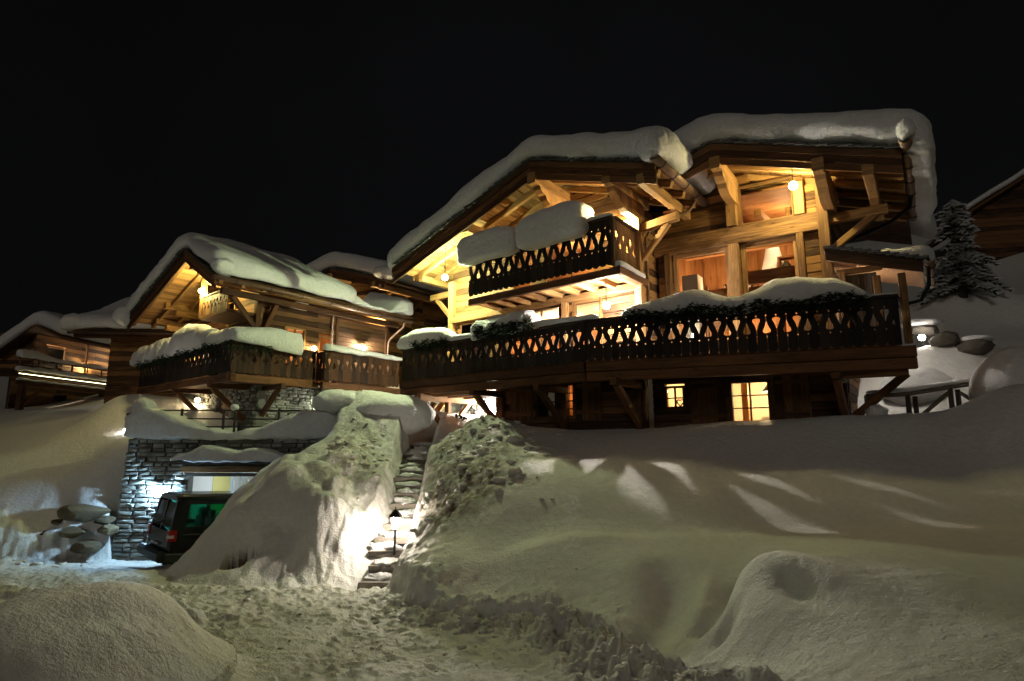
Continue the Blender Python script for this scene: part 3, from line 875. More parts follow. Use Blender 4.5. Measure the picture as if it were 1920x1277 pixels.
def roof(root, fr, ur, zr, ul, zl, ur2, zr2, v0, v1, mat, purlins=(), rafters=8, slate_n=(18, 12), fascia=.17, label=None, soffit_z=.0, under=True, tail=.05):
    """Gable roof. Ridge at (ur, zr), eaves at (ul, zl) and (ur2, zr2), front edge v0, back v1; z is the top of the boarding."""
    zf = lambda u: zr + (zl - zr) * (ur - u) / (ur - ul) if u < ur else zr + (zr2 - zr) * (u - ur) / (ur2 - ur)
    deck = MB()
    t = .05
    for (a, b) in ((ul, ur), (ur, ur2)):
        c = [fr.P(((a, b)[i & 1]), (v0 + .03, v1)[i >> 1 & 1], zf((a, b)[i & 1]) - (t, 0)[i >> 2 & 1]) for i in range(8)]
        deck.hexa(c, (b - a, 99, t))
    rf = deck.build("roof", mat, root, label)
    # soffit boards run along the ridge on top of the rafters, front overhang only
    if under:
        for (a, b) in ((ul, ur), (ur, ur2)):
            ln = math.hypot(b - a, zf(b) - zf(a))
            n = max(3, int(ln / .24))
            for k in range(n):
                u0, u1 = a + (b - a) * k / n, a + (b - a) * (k + 1) / n
                g = (b - a) * .006 / ln
                o = R.uniform(0, .008)
                mb = MB()
                c = [fr.P((u0 + g, u1 - g)[i & 1], (v0 + .05, v0 + 2.6)[i >> 1 & 1], zf((u0 + g, u1 - g)[i & 1]) - t - (.025 + o, .002)[i >> 2 & 1]) for i in range(8)]
                mb.hexa(c, (u1 - u0, 2.5, .03))
                mb.build("soffit_board", WOOD_LIGHT, rf)
    # stacked barge boards on the front edge
    for (a, b) in ((ul, ur), (ur, ur2)):
        for k in range(3):
            zt = -.004 - k * fascia
            off = -.05 + .035 * k
            mb = MB()
            c = [fr.P((a, b)[i & 1], (v0 + off, v0 + off + .045)[i >> 1 & 1], zf((a, b)[i & 1]) + zt - (fascia - .006, 0)[i >> 2 & 1]) for i in range(8)]
            mb.hexa(c, (b - a, .05, fascia))
            mb.build("barge_board", (WOOD_OLD, WOOD_DECK, WOOD_DECK)[k], rf)
    # rafters down both slopes
    for i in range(rafters):
        v = v0 + .22 + i * .78
        if v > v1 - .1: break
        for (a, b) in ((ul + .02, ur), (ur, ur2 - .02)):
            p, q = fr.P(a, v, zf(a) - t - .13), fr.P(b, v, zf(b) - t - .13)
            MB().beam(p, q, .13, .17).build("rafter", WOOD_LIGHT, rf)
    # purlins with stepped, rounded corbels under their heads
    for (pu, pz, pv0, pv1, w, h, corb) in purlins:
        o = MB().beam(fr.P(pu, pv0, pz), fr.P(pu, pv1, pz), w, h, ch=.02).build("purlin", WOOD_LIGHT, rf)
        if corb == 2:
            MB().beam(fr.P(pu, pv0 + .45, pz - h / 2 - .115), fr.P(pu, pv1, pz - h / 2 - .115), w * .9, .22).build('corbel', WOOD_LIGHT, rf)
        elif corb:
            cz = pz - h / 2
            poly = [(pv0 + .25, cz - .002), (pv0 + .30, cz - .10), (pv0 + .42, cz - .17), (pv0 + .55, cz - .20), (pv0 + .62, cz - .30), (pv0 + .78, cz - .40), (pv0 + 1.0, cz - .44), (min(pv1, pv0 + 2.0), cz - .44), (min(pv1, pv0 + 2.0), cz - .002)]
            MB().prism(poly, lambda v, z, pu=pu: fr.P(pu - w * .45, v, z), fr.U * (w * .9)).build("corbel", WOOD_LIGHT, rf)
    # slates seen along the front verge
    for side, (a, b, n) in enumerate(((ul, ur, slate_n[0]), (ur2, ur, slate_n[1]))):
        for k in range(n):
            t0, t1 = k / n, (k + 1.35) / n
            u0, u1 = a + (b - a) * t0, a + (b - a) * min(t1, 1.0)
            lift0, lift1 = .085 + R.uniform(-.012, .012), .03
            j = R.uniform(-.03, .02)
            mb = MB()
            c = [fr.P((u0, u1)[i & 1], (v0 - .12 + j, v0 + .55)[i >> 1 & 1], zf((u0, u1)[i & 1]) + (lift0, lift1)[i & 1] - (.028, 0)[i >> 2 & 1]) for i in range(8)]
            mb.hexa(c, (abs(u1 - u0), .6, .03))
            mb.build("slate", SLATE, rf)
    return rf, zf

def roof_snow(name, label, fr, zf, ur, u0, u1, v0, v1, T, mat, n=(64, 40, 8), r=.36, lift=.09, amp=.05, ridge=.5, cat="snow", thick=None, seed=0., droop=.12, bulge=.0, elift=.0, group="snow lying on the chalet roofs"):
    uc, vc, ha, hb = (u0 + u1) / 2, (v0 + v1) / 2, (u1 - u0) / 2, (v1 - v0) / 2
    def zs(u):
        # the snow rounds the ridge off
        e = .35
        return (zf(u - e) + zf(u) * 2 + zf(u + e)) / 4
    def fn(x, y, z):
        u, v = uc + x, vc + y
        k = (z + .5)
        tt = T * (thick(u, v) if thick else 1.0) * (1 + .10 * math.sin(u * 1.3 + seed) * math.sin(v * .9 + seed * 2))
        lip = .05 * math.sin(u * 2.1 + seed) + .035 * math.sin(u * 5.3 + seed * 3) + .03 * math.sin(v * 3.7 + seed)
        edge = max(0, 1 - (v - v0) / .5)
        eu = max(0, 1 - (u - u0) / .6) + max(0, 1 - (u1 - u) / .6)
        mid = math.sin(math.pi * min(1, max(0, k)))
        return fr.P(u + (bulge * mid * (1 if x > 0 else -1) * min(1, eu)), v - .10 * edge * mid, zs(u) + lift + k * tt - droop * (edge * .4 + eu) * (1 - k * .5) - lip * (1 - k) * min(1, edge + eu) + elift * (1 - k) * max(0, 1 - (u1 - u) / .7))
    o = snow_body(name, mat, n, (ha, hb, .5), min(r, .48), fn, amp=amp, freq=.7, seed=seed)
    return tag(o, label, cat, group)

def rail_snow(label, p0, p1, inward, z, prof, wid, mat=None, nd=(60, 10, 8), off=.0, amp=.03, seed=0., name="rail_snow", front=.06, group="snow lying on the balcony rails"):
    """Bank of snow on a rail: prof = [(t 0..1, top height, droop in front)]."""
    p0, p1, inward = Vector((p0[0], p0[1], 0)), Vector((p1[0], p1[1], 0)), Vector(inward)
    ts = [q[0] for q in prof]; hs = [q[1] * 1.22 for q in prof]; ds = [q[2] for q in prof]
    ln = (p1 - p0).length
    def fn(x, y, zz):
        t = (x + 1) / 2
        hh, dr = np.interp(t, ts, hs), np.interp(t, ts, ds)
        s = y / .5
        b = p0.lerp(p1, t) + inward * (off + s * wid / 2 * (1 + .10 * (1 - abs(zz) * 2)))
        k = zz + .5
        fr_ = max(0, -s - .1) / .9
        bot = z - dr * fr_
        top = z + hh * (1 - .18 * s * s)
        return (b.x, b.y, bot + (top - bot) * k)
    o = snow_body(name, mat or SNOW, nd, (1.0, .5, .5), .001, lambda x, y, zz: fn(*_round(x, y, zz, ln, wid, max(.12, max(hs)))), amp=amp, freq=1.6, seed=seed)
    return tag(o, label, "snow", group)

def _round(x, y, z, ln, wid, hh):
    """Pull the box lattice into a shape with rounded long edges and ends."""
    ax = np.sign(x) * (1 - (1 - abs(x)) ** 1.0)
    yy, zz = y * 2, z * 2
    m = max(abs(yy), abs(zz), 1e-6)
    l4 = (abs(yy) ** 3.2 + abs(zz) ** 3.2) ** (1 / 3.2)
    k = m / l4 if l4 > 0 else 1
    ex = max(0.0, (abs(x) - (1 - .35 / max(ln, .7))) / (.35 / max(ln, .7)))
    cap = math.sqrt(max(0.0, 1 - ex ** 2.6))
    return ax, yy * k * cap / 2, (zz * k * (.25 + .75 * cap)) / 2 if zz > 0 else zz * k / 2
# ------------------------------------------------------------------ the big chalet with two gables
A2, B2, C2 = (7.95, 12.1), (1.85, 14.7), (-3.6, 19.6)
big = thing("chalet", (3.6, 15.8, 0), "large two-gabled timber chalet with glowing windows and a long fretted deck", "chalet", "snow-covered chalets")

mpt, wpt = face_pt(M, 1.5), face_pt(W, 1.3)
m_roof, m_z = roof(big, M, -1.55, 7.62, -7.6, 5.75, 2.22, 6.36, -.3, 8.5, WOOD_OLD,
    purlins=[(-1.5, 7.12, -.34, 2.0, .26, .32, True), (.85, 6.42, -.3, 2.0, .24, .30, True), (1.82, 6.09, -.32, 2.9, .20, .26, False),
             (-4.2, 6.40, -.2, 2.0, .22, .28, False), (-7.15, 5.52, .6, 2.4, .2, .22, False)],
    rafters=6, slate_n=(24, 17), label="broad front gable roof over the upper balcony")
w_roof, w_z = roof(big, W, -3.4, 7.18, -5.0, 6.62, .40, 5.98, -.3, 7.0, WOOD_OLD,
    purlins=[(-3.35, 6.68, -.34, 1.6, .25, .30, True), (-1.15, 6.06, -.34, 2.2, .25, .30, True), (-.22, 5.72, -.3, 3.0, .22, .26, False)],
    rafters=6, slate_n=(7, 18), label="set-back gable roof over the glazed front")

# walls of the balcony gable
plank_wall(big, mpt, -6.4, .88, 2.0, 7.4, [(-6.1, -4.5, 2.04, 3.95), (-3.95, -1.75, 2.04, 3.95), (-1.35, -.35, 2.04, 3.95), (-3.7, -2.75, 4.25, 6.15), (-2.35, -.5, 4.6, 6.05)],
           .205, lambda u: m_z(u) - .22, WOOD)
plank_wall(big, mpt, -4.35, .88, -.5, 1.9, [(-2.75, -1.95, .62, 1.6), (-1.62, -1.32, .6, 1.62)], .2, None, WOOD_OLD)
for (a, b, z0, z1, c, r) in ((-6.1, -4.5, 2.04, 3.95, 2, 1), (-3.95, -1.75, 2.04, 3.95, 3, 1), (-1.35, -.35, 2.04, 3.95, 1, 1), (-3.7, -2.75, 4.25, 6.15, 1, 2), (-2.35, -.5, 4.6, 6.05, 2, 1)):
    window(big, mpt, a, b, z0, z1, c, r, WOOD, fw=.09)
window(big, mpt, -2.75, -1.95, .62, 1.6, 2, 2, WOOD_OLD, label="unlit casement under the deck")
window(big, mpt, -1.62, -1.32, .6, 1.62, 1, 4, WOOD_OLD, label="narrow glowing casement")
room(big, mpt, -6.25, -.2, .14, 3.2, 2.02, 3.98, WOOD_ROOM, WOOD_ROOM, PLASTER)
room(big, mpt, -3.9, -.3, .14, 2.6, 4.27, 6.3, WOOD_ROOM, WOOD_ROOM)
room(big, mpt, -1.85, -1.1, .14, 1.2, .4, 1.8, WOOD_ROOM, WOOD_ROOM)
point(big, M.P(-5.3, 2.9, 3.4), 260, (1, .74, .42)); point(big, M.P(-2.8, 3.0, 3.5), 200, (1, .74, .42)); point(big, M.P(-1.0, 3.0, 3.6), 54, (1, .74, .42))
point(big, M.P(-2.2, 2.9, 5.9), 135, (1, .7, .36)); point(big, M.P(-1.45, 2.2, 1.3), 15, (1, .55, .22))
# right-hand return of that gable, boards seen obliquely
plank_wall(big, side_pt(M, .88), 1.58, 2.75, 2.0, 6.3, [], .205, None, WOOD)

# walls of the glazed gable
plank_wall(big, wpt, -5.45, -1.28, 2.0, 6.9, [(-5.02, -3.55, 2.5, 5.02), (-3.25, -1.92, 2.5, 5.02), (-3.25, -1.92, 5.5, 6.62)], .2, lambda u: w_z(u) - .22, WOOD)
plank_wall(big, wpt, -5.75, -1.1, -.5, 1.9, [(-5.42, -4.88, .8, 1.44), (-3.76, -2.78, .42, 1.5)], .2, None, WOOD_OLD)
plank_wall(big, side_pt(W, -1.28), 1.4, 5.5, 2.0, 6.1, [], .2, None, WOOD_OLD)
plank_wall(big, side_pt(W, -1.1), 1.4, 4.2, -.5, 1.9, [], .2, None, WOOD_OLD)
window(big, wpt, -5.02, -3.55, 2.5, 5.02, 1, 1, WOOD_LIGHT, fw=.1)
window(big, wpt, -3.25, -1.92, 2.5, 5.02, 1, 1, WOOD_LIGHT, fw=.1)
window(big, wpt, -3.25, -1.92, 5.5, 6.6, 1, 1, WOOD_LIGHT, fw=.07)
window(big, wpt, -5.42, -4.88, .8, 1.44, 2, 2, WOOD_DECK, fw=.06, label="small square casement with a heart hung in it")
window(big, wpt, -3.76, -2.78, .42, 1.5, 2, 3, WOOD_DECK, fw=.07, label="glowing six-light casement above the snow bank")
def timber(a, b, w, h, name="beam", mat=None, up=(0, 0, 1), parent=None, label=None):
    return MB().beam(a, b, w, h, up).build(name, mat or WOOD_LIGHT, parent or big, label)
uw, um, ul_ = W.V, M.V, L.V
timber(W.P(-5.5, 1.24, 5.27), W.P(-1.2, 1.24, 5.27), .2, .46)
timber(W.P(-3.4, 1.22, 2.0), W.P(-3.4, 1.22, 5.03), .26, .24, "post", up=uw)
timber(W.P(-3.4, 1.22, 5.51), W.P(-3.4, 1.22, 6.85), .26, .24, "post", up=uw)
timber(W.P(-1.8, 1.22, 5.51), W.P(-1.8, 1.22, 6.35), .24, .22, "post", up=uw)
timber(W.P(-5.14, 1.22, 2.0), W.P(-5.14, 1.22, 5.03), .16, .2, "post", up=uw)
timber(W.P(-1.84, 1.22, 2.0), W.P(-1.84, 1.22, 5.03), .16, .2, "post", up=uw)
timber(W.P(-1.3, 1.2, 2.0), W.P(-1.3, 1.2, 6.2), .24, .24, "post", up=uw)
timber(W.P(-1.2, 1.3, 5.28), W.P(.02, 1.3, 5.32), .2, .22, "bracket_arm")
timber(W.P(-1.15, 1.3, 4.55), W.P(-.22, 1.3, 5.24), .16, .16, "brace")
timber(W.P(-.22, 1.3, 5.42), W.P(-.22, 1.3, 5.62), .2, .2, "post", up=uw)
timber(M.P(.86, 1.42, 2.0), M.P(.86, 1.42, 5.9), .2, .2, "post", up=um)
timber(M.P(.8, 1.5, 5.58), M.P(2.0, 1.5, 5.68), .18, .22, "bracket_arm")
timber(M.P(.87, 1.5, 4.66), M.P(1.74, 1.5, 5.56), .14, .14, "brace")
timber(M.P(-6.36, 1.42, 2.0), M.P(-6.36, 1.42, 5.4), .2, .2, "post", up=um)
timber(M.P(-6.3, 1.5, 5.02), M.P(-7.5, 1.5, 5.02), .18, .22, "bracket_arm")
timber(M.P(-6.4, 1.5, 4.1), M.P(-7.2, 1.5, 4.92), .14, .14, "brace")
timber(M.P(-6.4, 1.38, 4.02), M.P(.86, 1.38, 4.02), .12, .2)
timber(M.P(-4.2, 1.4, 2.0), M.P(-4.2, 1.4, 3.95), .18, .16, "post", up=um)
timber(M.P(-1.55, 1.4, 2.0), M.P(-1.55, 1.4, 3.95), .18, .16, "post", up=um)
# heart in the small window, closed shutters beside the ground-floor casements
hb = MB()
hb.tube([wpt(-5.02 + .09 * math.sin(t) ** 3, .02, 1.0 + .085 * (math.cos(t) - .38 * math.cos(2 * t) - .1 * math.cos(3 * t))) for t in [2 * math.pi * k / 22 for k in range(23)]], .016, 6)
hb.build("heart_wreath", WOOD_DARK, big)
for pt_, a, b, z0, z1 in ((wpt, -4.72, -3.84, .4, 1.55), (wpt, -2.7, -1.9, .4, 1.55), (mpt, -3.72, -2.82, .55, 1.65), (mpt, -1.26, -.42, .55, 1.65)):
    sh = MB().pbox(pt_, a + .02, b - .02, -.013, -.003, z0 + .02, z1 - .02).build("shutter", WOOD_OLD, big)
    for zz in (z0 + .18, z1 - .2): MB().pbox(pt_, a + .04, b - .04, -.075, -.047, zz, zz + .1).build("batten", WOOD_OLD, sh)
    for k in range(4):
        MB().pbox(pt_, a + (b - a) * k / 4 + .004, a + (b - a) * (k + 1) / 4 - .004, -.045, -.014, z0, z1).build("shutter_board", WOOD_OLD, sh)

# the big room behind the glazing
room(big, wpt, -5.3, -1.5, .14, 3.6, 2.02, 6.4, WOOD_ROOM, WOOD_ROOM)
MB().pbox(wpt, -4.98, -4.55, .5, .95, 2.02, 4.55).build("plaster_pier", PLASTER, big)
for k in range(3):
    MB().pbox(wpt, -3.22, -1.6, .42, .50, 3.20 + k * .42, 3.55 + k * .42).build("gallery_board", WOOD_ROOM, big)
for k in range(3):
    MB().pbox(wpt, -4.5, -3.4, .72, .80, 3.0 + k * .4, 3.30 + k * .4).build("gallery_board", WOOD_ROOM, big)
for a_ in (-4.42, -3.45): MB().beam(wpt(a_, .84, 2.05), wpt(a_, .84, 4.25), .09, .09, uw).build('gallery_post', WOOD_ROOM, big)
MB().lathe(wpt(-3.95, 1.1, 4.12), [(.03, 0), (.05, .02), (.09, .16), (.085, .165)], 12).build('uplight', CHROME, big)
point(big, wpt(-3.95, 1.3, 4.38), 14, (1, .72, .4), .03)
MB().pbox(wpt, -5.25, -4.6, 3.3, 3.55, 2.02, 4.4).build('cupboard', WOOD_DECK, big)
for k in range(9): MB().pbox(wpt, -5.28 + k * .42, -5.28 + k * .42 + .405, 3.57, 3.595, 2.03, 6.38).build('wall_board', WOOD_ROOM, big)
for a_, z_ in ((-4.3, 4.6), (-2.2, 5.6)):
    pf = MB().pbox(wpt, a_, a_ + .5, 3.53, 3.565, z_, z_ + .4).build('picture_frame', WOOD_DARK, big); MB().pbox(wpt, a_ + .05, a_ + .45, 3.522, 3.529, z_ + .05, z_ + .35).build('picture', PLASTER, pf)
for k in range(3):
    timber(wpt(-3.6 + .75 * k, .3, 6.0 - .1 * k), wpt(-3.6 + .75 * k, 3.5, 6.2 - .1 * k), .18, .22, "ceiling_beam", WOOD_ROOM)
timber(wpt(-5.2, 1.6, 5.45), wpt(-1.6, 1.6, 5.45), .2, .26, "tie_beam", WOOD_ROOM)
MB().lathe(wpt(-2.95, 2.4, 4.75), [(.34, 0), (.33, .12), (.24, .5), (.16, .9), (.12, 1.2), (.12, 1.6)], 18).build("fire_hood", WHITE, big)
sh = MB()
for z in (4.15, 4.62, 5.05): sh.pbox(wpt, -2.75, -1.7, 1.9, 2.2, z, z + .05)
for a in (-2.75, -2.25, -1.72): sh.pbox(wpt, a, a + .05, 1.9, 2.2, 2.1, 5.1)
sh = sh.build("shelf_unit", WOOD_ROOM, big)
for a, z, r in ((-2.55, 4.67, .12), (-2.4, 4.2, .14), (-2.05, 4.67, .1), (-1.95, 4.2, .12)):
    MB().lathe(wpt(a, 2.05, z + .005), [(r * .6, 0), (r, .08), (r * .95, .2), (r * .5, .27), (r * .55, .3)], 12).build("pot", ROCK, sh)
point(big, wpt(-4.2, 1.6, 4.0), 90, (1, .74, .44)); point(big, wpt(-2.4, 1.6, 5.9), 70, (1, .74, .42)); point(big, wpt(-3.9, 2.6, 2.9), 120, (1, .70, .40))
room(big, wpt, -5.6, -1.95, .14, 2.6, -.2, 1.86, PLASTER, WOOD_ROOM, PLASTER)
point(big, wpt(-3.2, 1.3, 1.25), 126, (1, .72, .38), .06); point(big, wpt(-5.0, 1.2, 1.4), 36, (1, .6, .26))
timber(wpt(-3.62, 1.0, -.2), wpt(-3.62, 1.0, 1.8), .16, .16, "post", WOOD_ROOM, up=uw)
pl = MB().tube([wpt(-3.02, .9, 1.85), wpt(-3.02, .9, 1.42)], .012, 6).lathe(wpt(-3.02, .9, 1.26), [(.16, 0), (.15, .02), (.07, .12), (.03, .17)], 14).build("pendant_lamp", IRON, big)
MB().pbox(wpt, -3.3, -2.85, 1.2, 1.5, .4, .62).build("cushion", WHITE, big)

# upper balcony
bal = MB()
bal.beam(M.P(-4.22, .06, 4.10), M.P(.98, .06, 4.10), .14, .2)
bal.beam(M.P(.93, .0, 4.12), M.P(.93, 1.6, 4.12), .2, .2)
bal = bal.build("balcony", WOOD_DECK, big, "upper balcony carrying two great snow blocks")
for k in range(9):
    u = -4.05 + k * .6
    MB().beam(M.P(u, .14, 4.12), M.P(u, 1.5, 4.12), .13, .16).build("joist", WOOD_LIGHT, bal)
for k in range(7):
    MB().box(M, -4.2, .84, .14 + k * .195, .14 + k * .195 + .188, 4.205, 4.245).build("floor_board", WOOD_LIGHT, bal)
nM = Vector((-M.U.y, M.U.x, 0)); nM = nM if nM.dot(M.V) > 0 else -nM
p = M.P(-4.2, -.02, 0); q = M.P(.85, -.02, 0)
railing(bal, p, q, nM, 4.26, WOOD_DARK, 1.2)
p2 = M.P(.85, 0.03, 0); q2 = M.P(.85, 1.4, 0)
railing(bal, p2, q2, -M.U, 4.26, WOOD_OLD, 1.2)
MB().beam(M.P(-4.24, .0, 5.49), M.P(.88, .0, 5.49), .16, .06).build("handrail", WOOD_OLD, bal)
MB().beam(M.P(.85, .09, 5.50), M.P(.85, 1.45, 5.50), .16, .06).build("handrail", WOOD_OLD, bal)
MB().beam(M.P(.85, 0, 4.24), M.P(.85, 0, 5.45), .09, .09, um).build("newel", WOOD_OLD, bal)

# long deck
dk = MB()
AB = (Vector((*B2, 0)) - Vector((*A2, 0))).normalized(); BC = (Vector((*C2, 0)) - Vector((*B2, 0))).normalized()
nAB = Vector((AB.y, -AB.x, 0)); nAB = nAB if nAB.y > 0 else -nAB
nBC = Vector((BC.y, -BC.x, 0)); nBC = nBC if nBC.y > 0 else -nBC
A3, B3, C3 = Vector((*A2, 0)), Vector((*B2, 0)), Vector((*C2, 0))
floor_poly = [A3, B3, C3, M.P(-7.3, 1.58, 0), M.P(.9, 1.58, 0), W.P(-5.4, 1.38, 0), W.P(.0, 1.38, 0)]
dk.prism([(p.x, p.y) for p in floor_poly], lambda x, y: Vector((x, y, 1.93)), (0, 0, .06))
deck = dk.build("balcony", WOOD_DECK, big, "long lower deck wrapping both gables")
for z, ins, hh in ((1.80, .05, .23), (1.56, .09, .22)):
    MB().beam(A3 - AB * .28 + nAB * ins + Vector((0, 0, z)), B3 + nAB * ins + Vector((0, 0, z)), .2, hh).build("beam", WOOD_DECK, deck)
    MB().beam(B3 + AB * .05 + nBC * ins + Vector((0, 0, z)), C3 + BC * .1 + nBC * ins + Vector((0, 0, z)), .2, hh).build("beam", WOOD_DECK, deck)
railing(deck, B3 - nAB * .03 - AB * .02, A3 - nAB * .03, nAB, 1.94, WOOD_DARK, .99)
railing(deck, C3 - nBC * .03, B3 - nBC * .03, nBC, 1.94, WOOD_DARK, .99)
railing(deck, A3 + W.V * .04, A3 + W.V * 1.3, -W.U, 1.94, WOOD_DARK, .99)
MB().beam(A3 - AB * .06 + Vector((0, 0, 2.965)), B3 + Vector((0, 0, 2.965)), .17, .06).build("handrail", WOOD_DARK, deck)
MB().beam(B3 + Vector((0, 0, 2.968)), C3 + BC * .06 + Vector((0, 0, 2.968)), .17, .06).build("handrail", WOOD_DARK, deck)
MB().beam(A3 + W.V * .1 + Vector((0, 0, 2.966)), A3 + W.V * 1.3 + Vector((0, 0, 2.966)), .17, .06).build("handrail", WOOD_DARK, deck)
for P_ in (A3 + nAB * .05, B3 + nAB * .06, C3 + nBC * .05):
    MB().beam(P_ + Vector((0, 0, 1.95)), P_ + Vector((0, 0, 2.93)), .11, .11, nAB).build("newel", WOOD_DARK, deck)
for (fr, u, vw, mat) in ((M, -4.03, 1.46, WOOD_DECK), (M, -1.62, 1.46, WOOD_DECK), (M, .75, 1.46, WOOD_DECK), (W, -1.2, 1.26, WOOD_DECK)):
    v0 = .1 if fr is M else -.0
    MB().beam(fr.P(u, v0 - .12, 1.40), fr.P(u, vw, 1.40), .17, .18).build("joist", mat, deck)
    MB().beam(fr.P(u, v0 + .05, 1.34), fr.P(u, vw, .32), .15, .16).build("brace", mat, deck)
    MB().beam(fr.P(u, vw - .06, -.4), fr.P(u, vw - .06, 1.3), .16, .14, fr.V).build("post", mat, deck)
MB().beam(W.P(-1.1, .2, 1.40), W.P(.1, .2, 1.40), .16, .16).build("joist", WOOD_DECK, deck)
MB().beam(W.P(-1.0, 1.1, .55), W.P(.05, .75, 1.42), .15, .15).build("brace", WOOD_DECK, deck)
# lit timber porch under the far end of the deck
for a, b, w, h, n_ in (((-6.3, -.1, 1.36), (-6.3, 2.6, 1.36), .18, .22, "beam"), ((-6.3, 1.25, -.3), (-6.3, 1.25, 1.25), .17, .17, "post"),
                       ((-6.3, .12, 1.26), (-6.3, 1.2, .3), .13, .14, "brace"), ((-6.3, 2.3, 1.26), (-6.3, 1.32, .35), .13, .14, "brace"),
                       ((-7.2, .55, 1.46), (-4.4, .55, 1.46), .12, .14, "joist"), ((-7.2, 1.2, 1.46), (-4.4, 1.2, 1.46), .12, .14, "joist"), ((-7.2, 2.0, 1.46), (-4.4, 2.0, 1.46), .12, .14, "joist")):
    MB().beam(M.P(*a), M.P(*b), w, h, (0, 0, 1) if n_ != "post" else um).build(n_, WOOD_LIGHT, deck)
plank_wall(big, side_pt(M, -4.35, 1), 1.5, 4.2, -.4, 1.9, [], .2, None, WOOD)

# lean-to over the side door, with its own slates
lt = MB()
zl = lambda u: 4.22 - .31 * (u + 1.2)
c = [W.P((-1.24, .55)[i & 1], (.16, 2.6)[i >> 1 & 1], zl((-1.24, .55)[i & 1]) - (.05, 0)[i >> 2 & 1]) for i in range(8)]
lt.hexa(c, (1.8, 2.4, .05))
lt = lt.build("porch_roof", WOOD_OLD, big, "small slated lean-to at the deck's end")
for k in range(2):
    c = [W.P((-1.2, .55)[i & 1], (.06 + .03 * k, .11 + .03 * k)[i >> 1 & 1], zl((-1.2, .55)[i & 1]) - .0 - k * .13 - (.125, 0)[i >> 2 & 1]) for i in range(8)]
    m_ = MB(); m_.hexa(c, (1.8, .05, .13)); m_.build("barge_board", (WOOD_OLD, WOOD_DECK, WOOD_LIGHT)[k], lt)
for k in range(11):
    u0 = -1.22 + k * .165
    c = [W.P((u0, u0 + .24)[i & 1], (-.05, .6)[i >> 1 & 1], zl((u0, u0 + .24)[i & 1]) + (.02, .095)[i & 1] - (.03, 0)[i >> 2 & 1]) for i in range(8)]
    m_ = MB(); m_.hexa(c, (.2, .65, .03)); m_.build("slate", SLATE, lt)
gutter(lt, W.P(.68, -.05, 3.66), W.P(.68, 2.4, 3.62), .08, COPPER, 3)
for u, v in ((.16, .3), (-.32, .9), (-1.0, 1.0)):
    MB().beam(W.P(u, v, 2.0), W.P(u, v, zl(u) - .3), .15, .15, uw).build("post", WOOD_LIGHT, lt)
MB().beam(W.P(-1.1, 1.0, 3.86), W.P(-.2, 1.0, 3.86), .12, .12).build("lintel", WOOD_LIGHT, lt)
for k in range(5):
    MB().box(W, -.92 + k * .12, -.805 + k * .12, 1.02, 1.06, 2.0, 3.78).build("door_board", WOOD_GREY, lt)
MB().tube([W.P(.64, .3, 3.58), W.P(.62, .35, 3.2), W.P(.45, .4, 2.9), W.P(.12, .4, 2.84)], .04, 8).build("downpipe", IRON, lt)

# gutters and downpipes
gutter(big, M.P(2.30, -.62, 6.40), M.P(2.30, 3.0, 6.36), .12, COPPER, 5)
gutter(big, W.P(.50, -.62, 6.10), W.P(.50, 4.6, 6.05), .12, COPPER, 6)
MB().tube([W.P(.50, 2.6, 5.98), W.P(.44, 2.65, 5.7), W.P(.0, 2.7, 5.4), W.P(-1.1, 2.75, 5.05), W.P(-1.17, 2.75, 4.8), W.P(-1.17, 2.75, 2.1)], .05, 8).build("downpipe", IRON, big)
MB().tube([M.P(2.26, 2.2, 6.28), M.P(2.1, 2.1, 6.0), M.P(1.1, 1.75, 5.6), M.P(1.0, 1.66, 5.35), M.P(1.0, 1.66, 2.05)], .045, 8).build("downpipe", COPPER, big)

# ---- snow on the big chalet
roof_snow("roof_snow", "thick rolled snow over the upper balcony's broad gable roof", M, m_z, -1.55, -7.85, 2.66, -.44, 8.4, .74, SNOW, n=(110, 50, 12), r=.34, amp=.085,
          thick=lambda u, v: 1.0 + .22 * smooth((u - .8) / 1.6) - .12 * smooth((-u - 5) / 2.5), seed=3., elift=.42)
roof_snow("roof_snow", "thick rolled snow over the glazed gable, highest roof of all", W, w_z, -3.4, -5.2, .98, -.46, 6.8, .84, SNOW, n=(80, 50, 12), r=.38, amp=.085,
          thick=lambda u, v: 1.0 + .06 * smooth((u + .6) / 1.2), seed=13., droop=.16)
tag(blob("snow_lump", SNOW, M.P(2.24, -.50, 6.72), (.36, .34, .38), .14, 1.2, 4, 2.), "round snow lump on the open gutter end above the upper balcony", "snow", "snow lumps on gutter ends")
tag(blob("snow_lump", SNOW, W.P(.52, -.5, 6.32), (.17, .2, .22), .18, 1.2, 3, 5.), "small snow lump on the highest gutter's open end", "snow", "snow lumps on gutter ends")
for k, (u0, u1, z0, z1, sd) in enumerate(((-4.42, -2.16, 5.22, 6.10, 1.), (-2.06, .16, 5.20, 6.16, 6.))):
    def fn(x, y, z, u0=u0, u1=u1, z0=z0, z1=z1):
        u = (u0 + u1) / 2 + x * (u1 - u0) / 2
        lean = -.10 * (z)
        return M.P(u, -.03 + y * .47 + lean * .3, (z0 + z1) / 2 + z * (z1 - z0) / 2 - .05 * x * x - .10 * max(0, -y) + (.10 if y > 0 and z < 0 else 0) * y)
    o = snow_body("snow_block", SNOW, (36, 18, 18), (1, 1, 1), .45, fn, amp=.045, freq=1.1, seed=sd)
    tag(o, ("square-sided snow block on the upper balcony rail, the lower far one", "larger snow block on the upper balcony rail, nearest its corner post")[k], "snow", "snow blocks on the upper balcony rail")
rail_snow("thin snow strip on the upper balcony's corner handrail", M.P(.14, 0, 0), M.P(.9, 0, 0), nM, 5.51, [(0, .1, 0), (1, .06, 0)], .26, nd=(16, 6, 4), amp=.012)
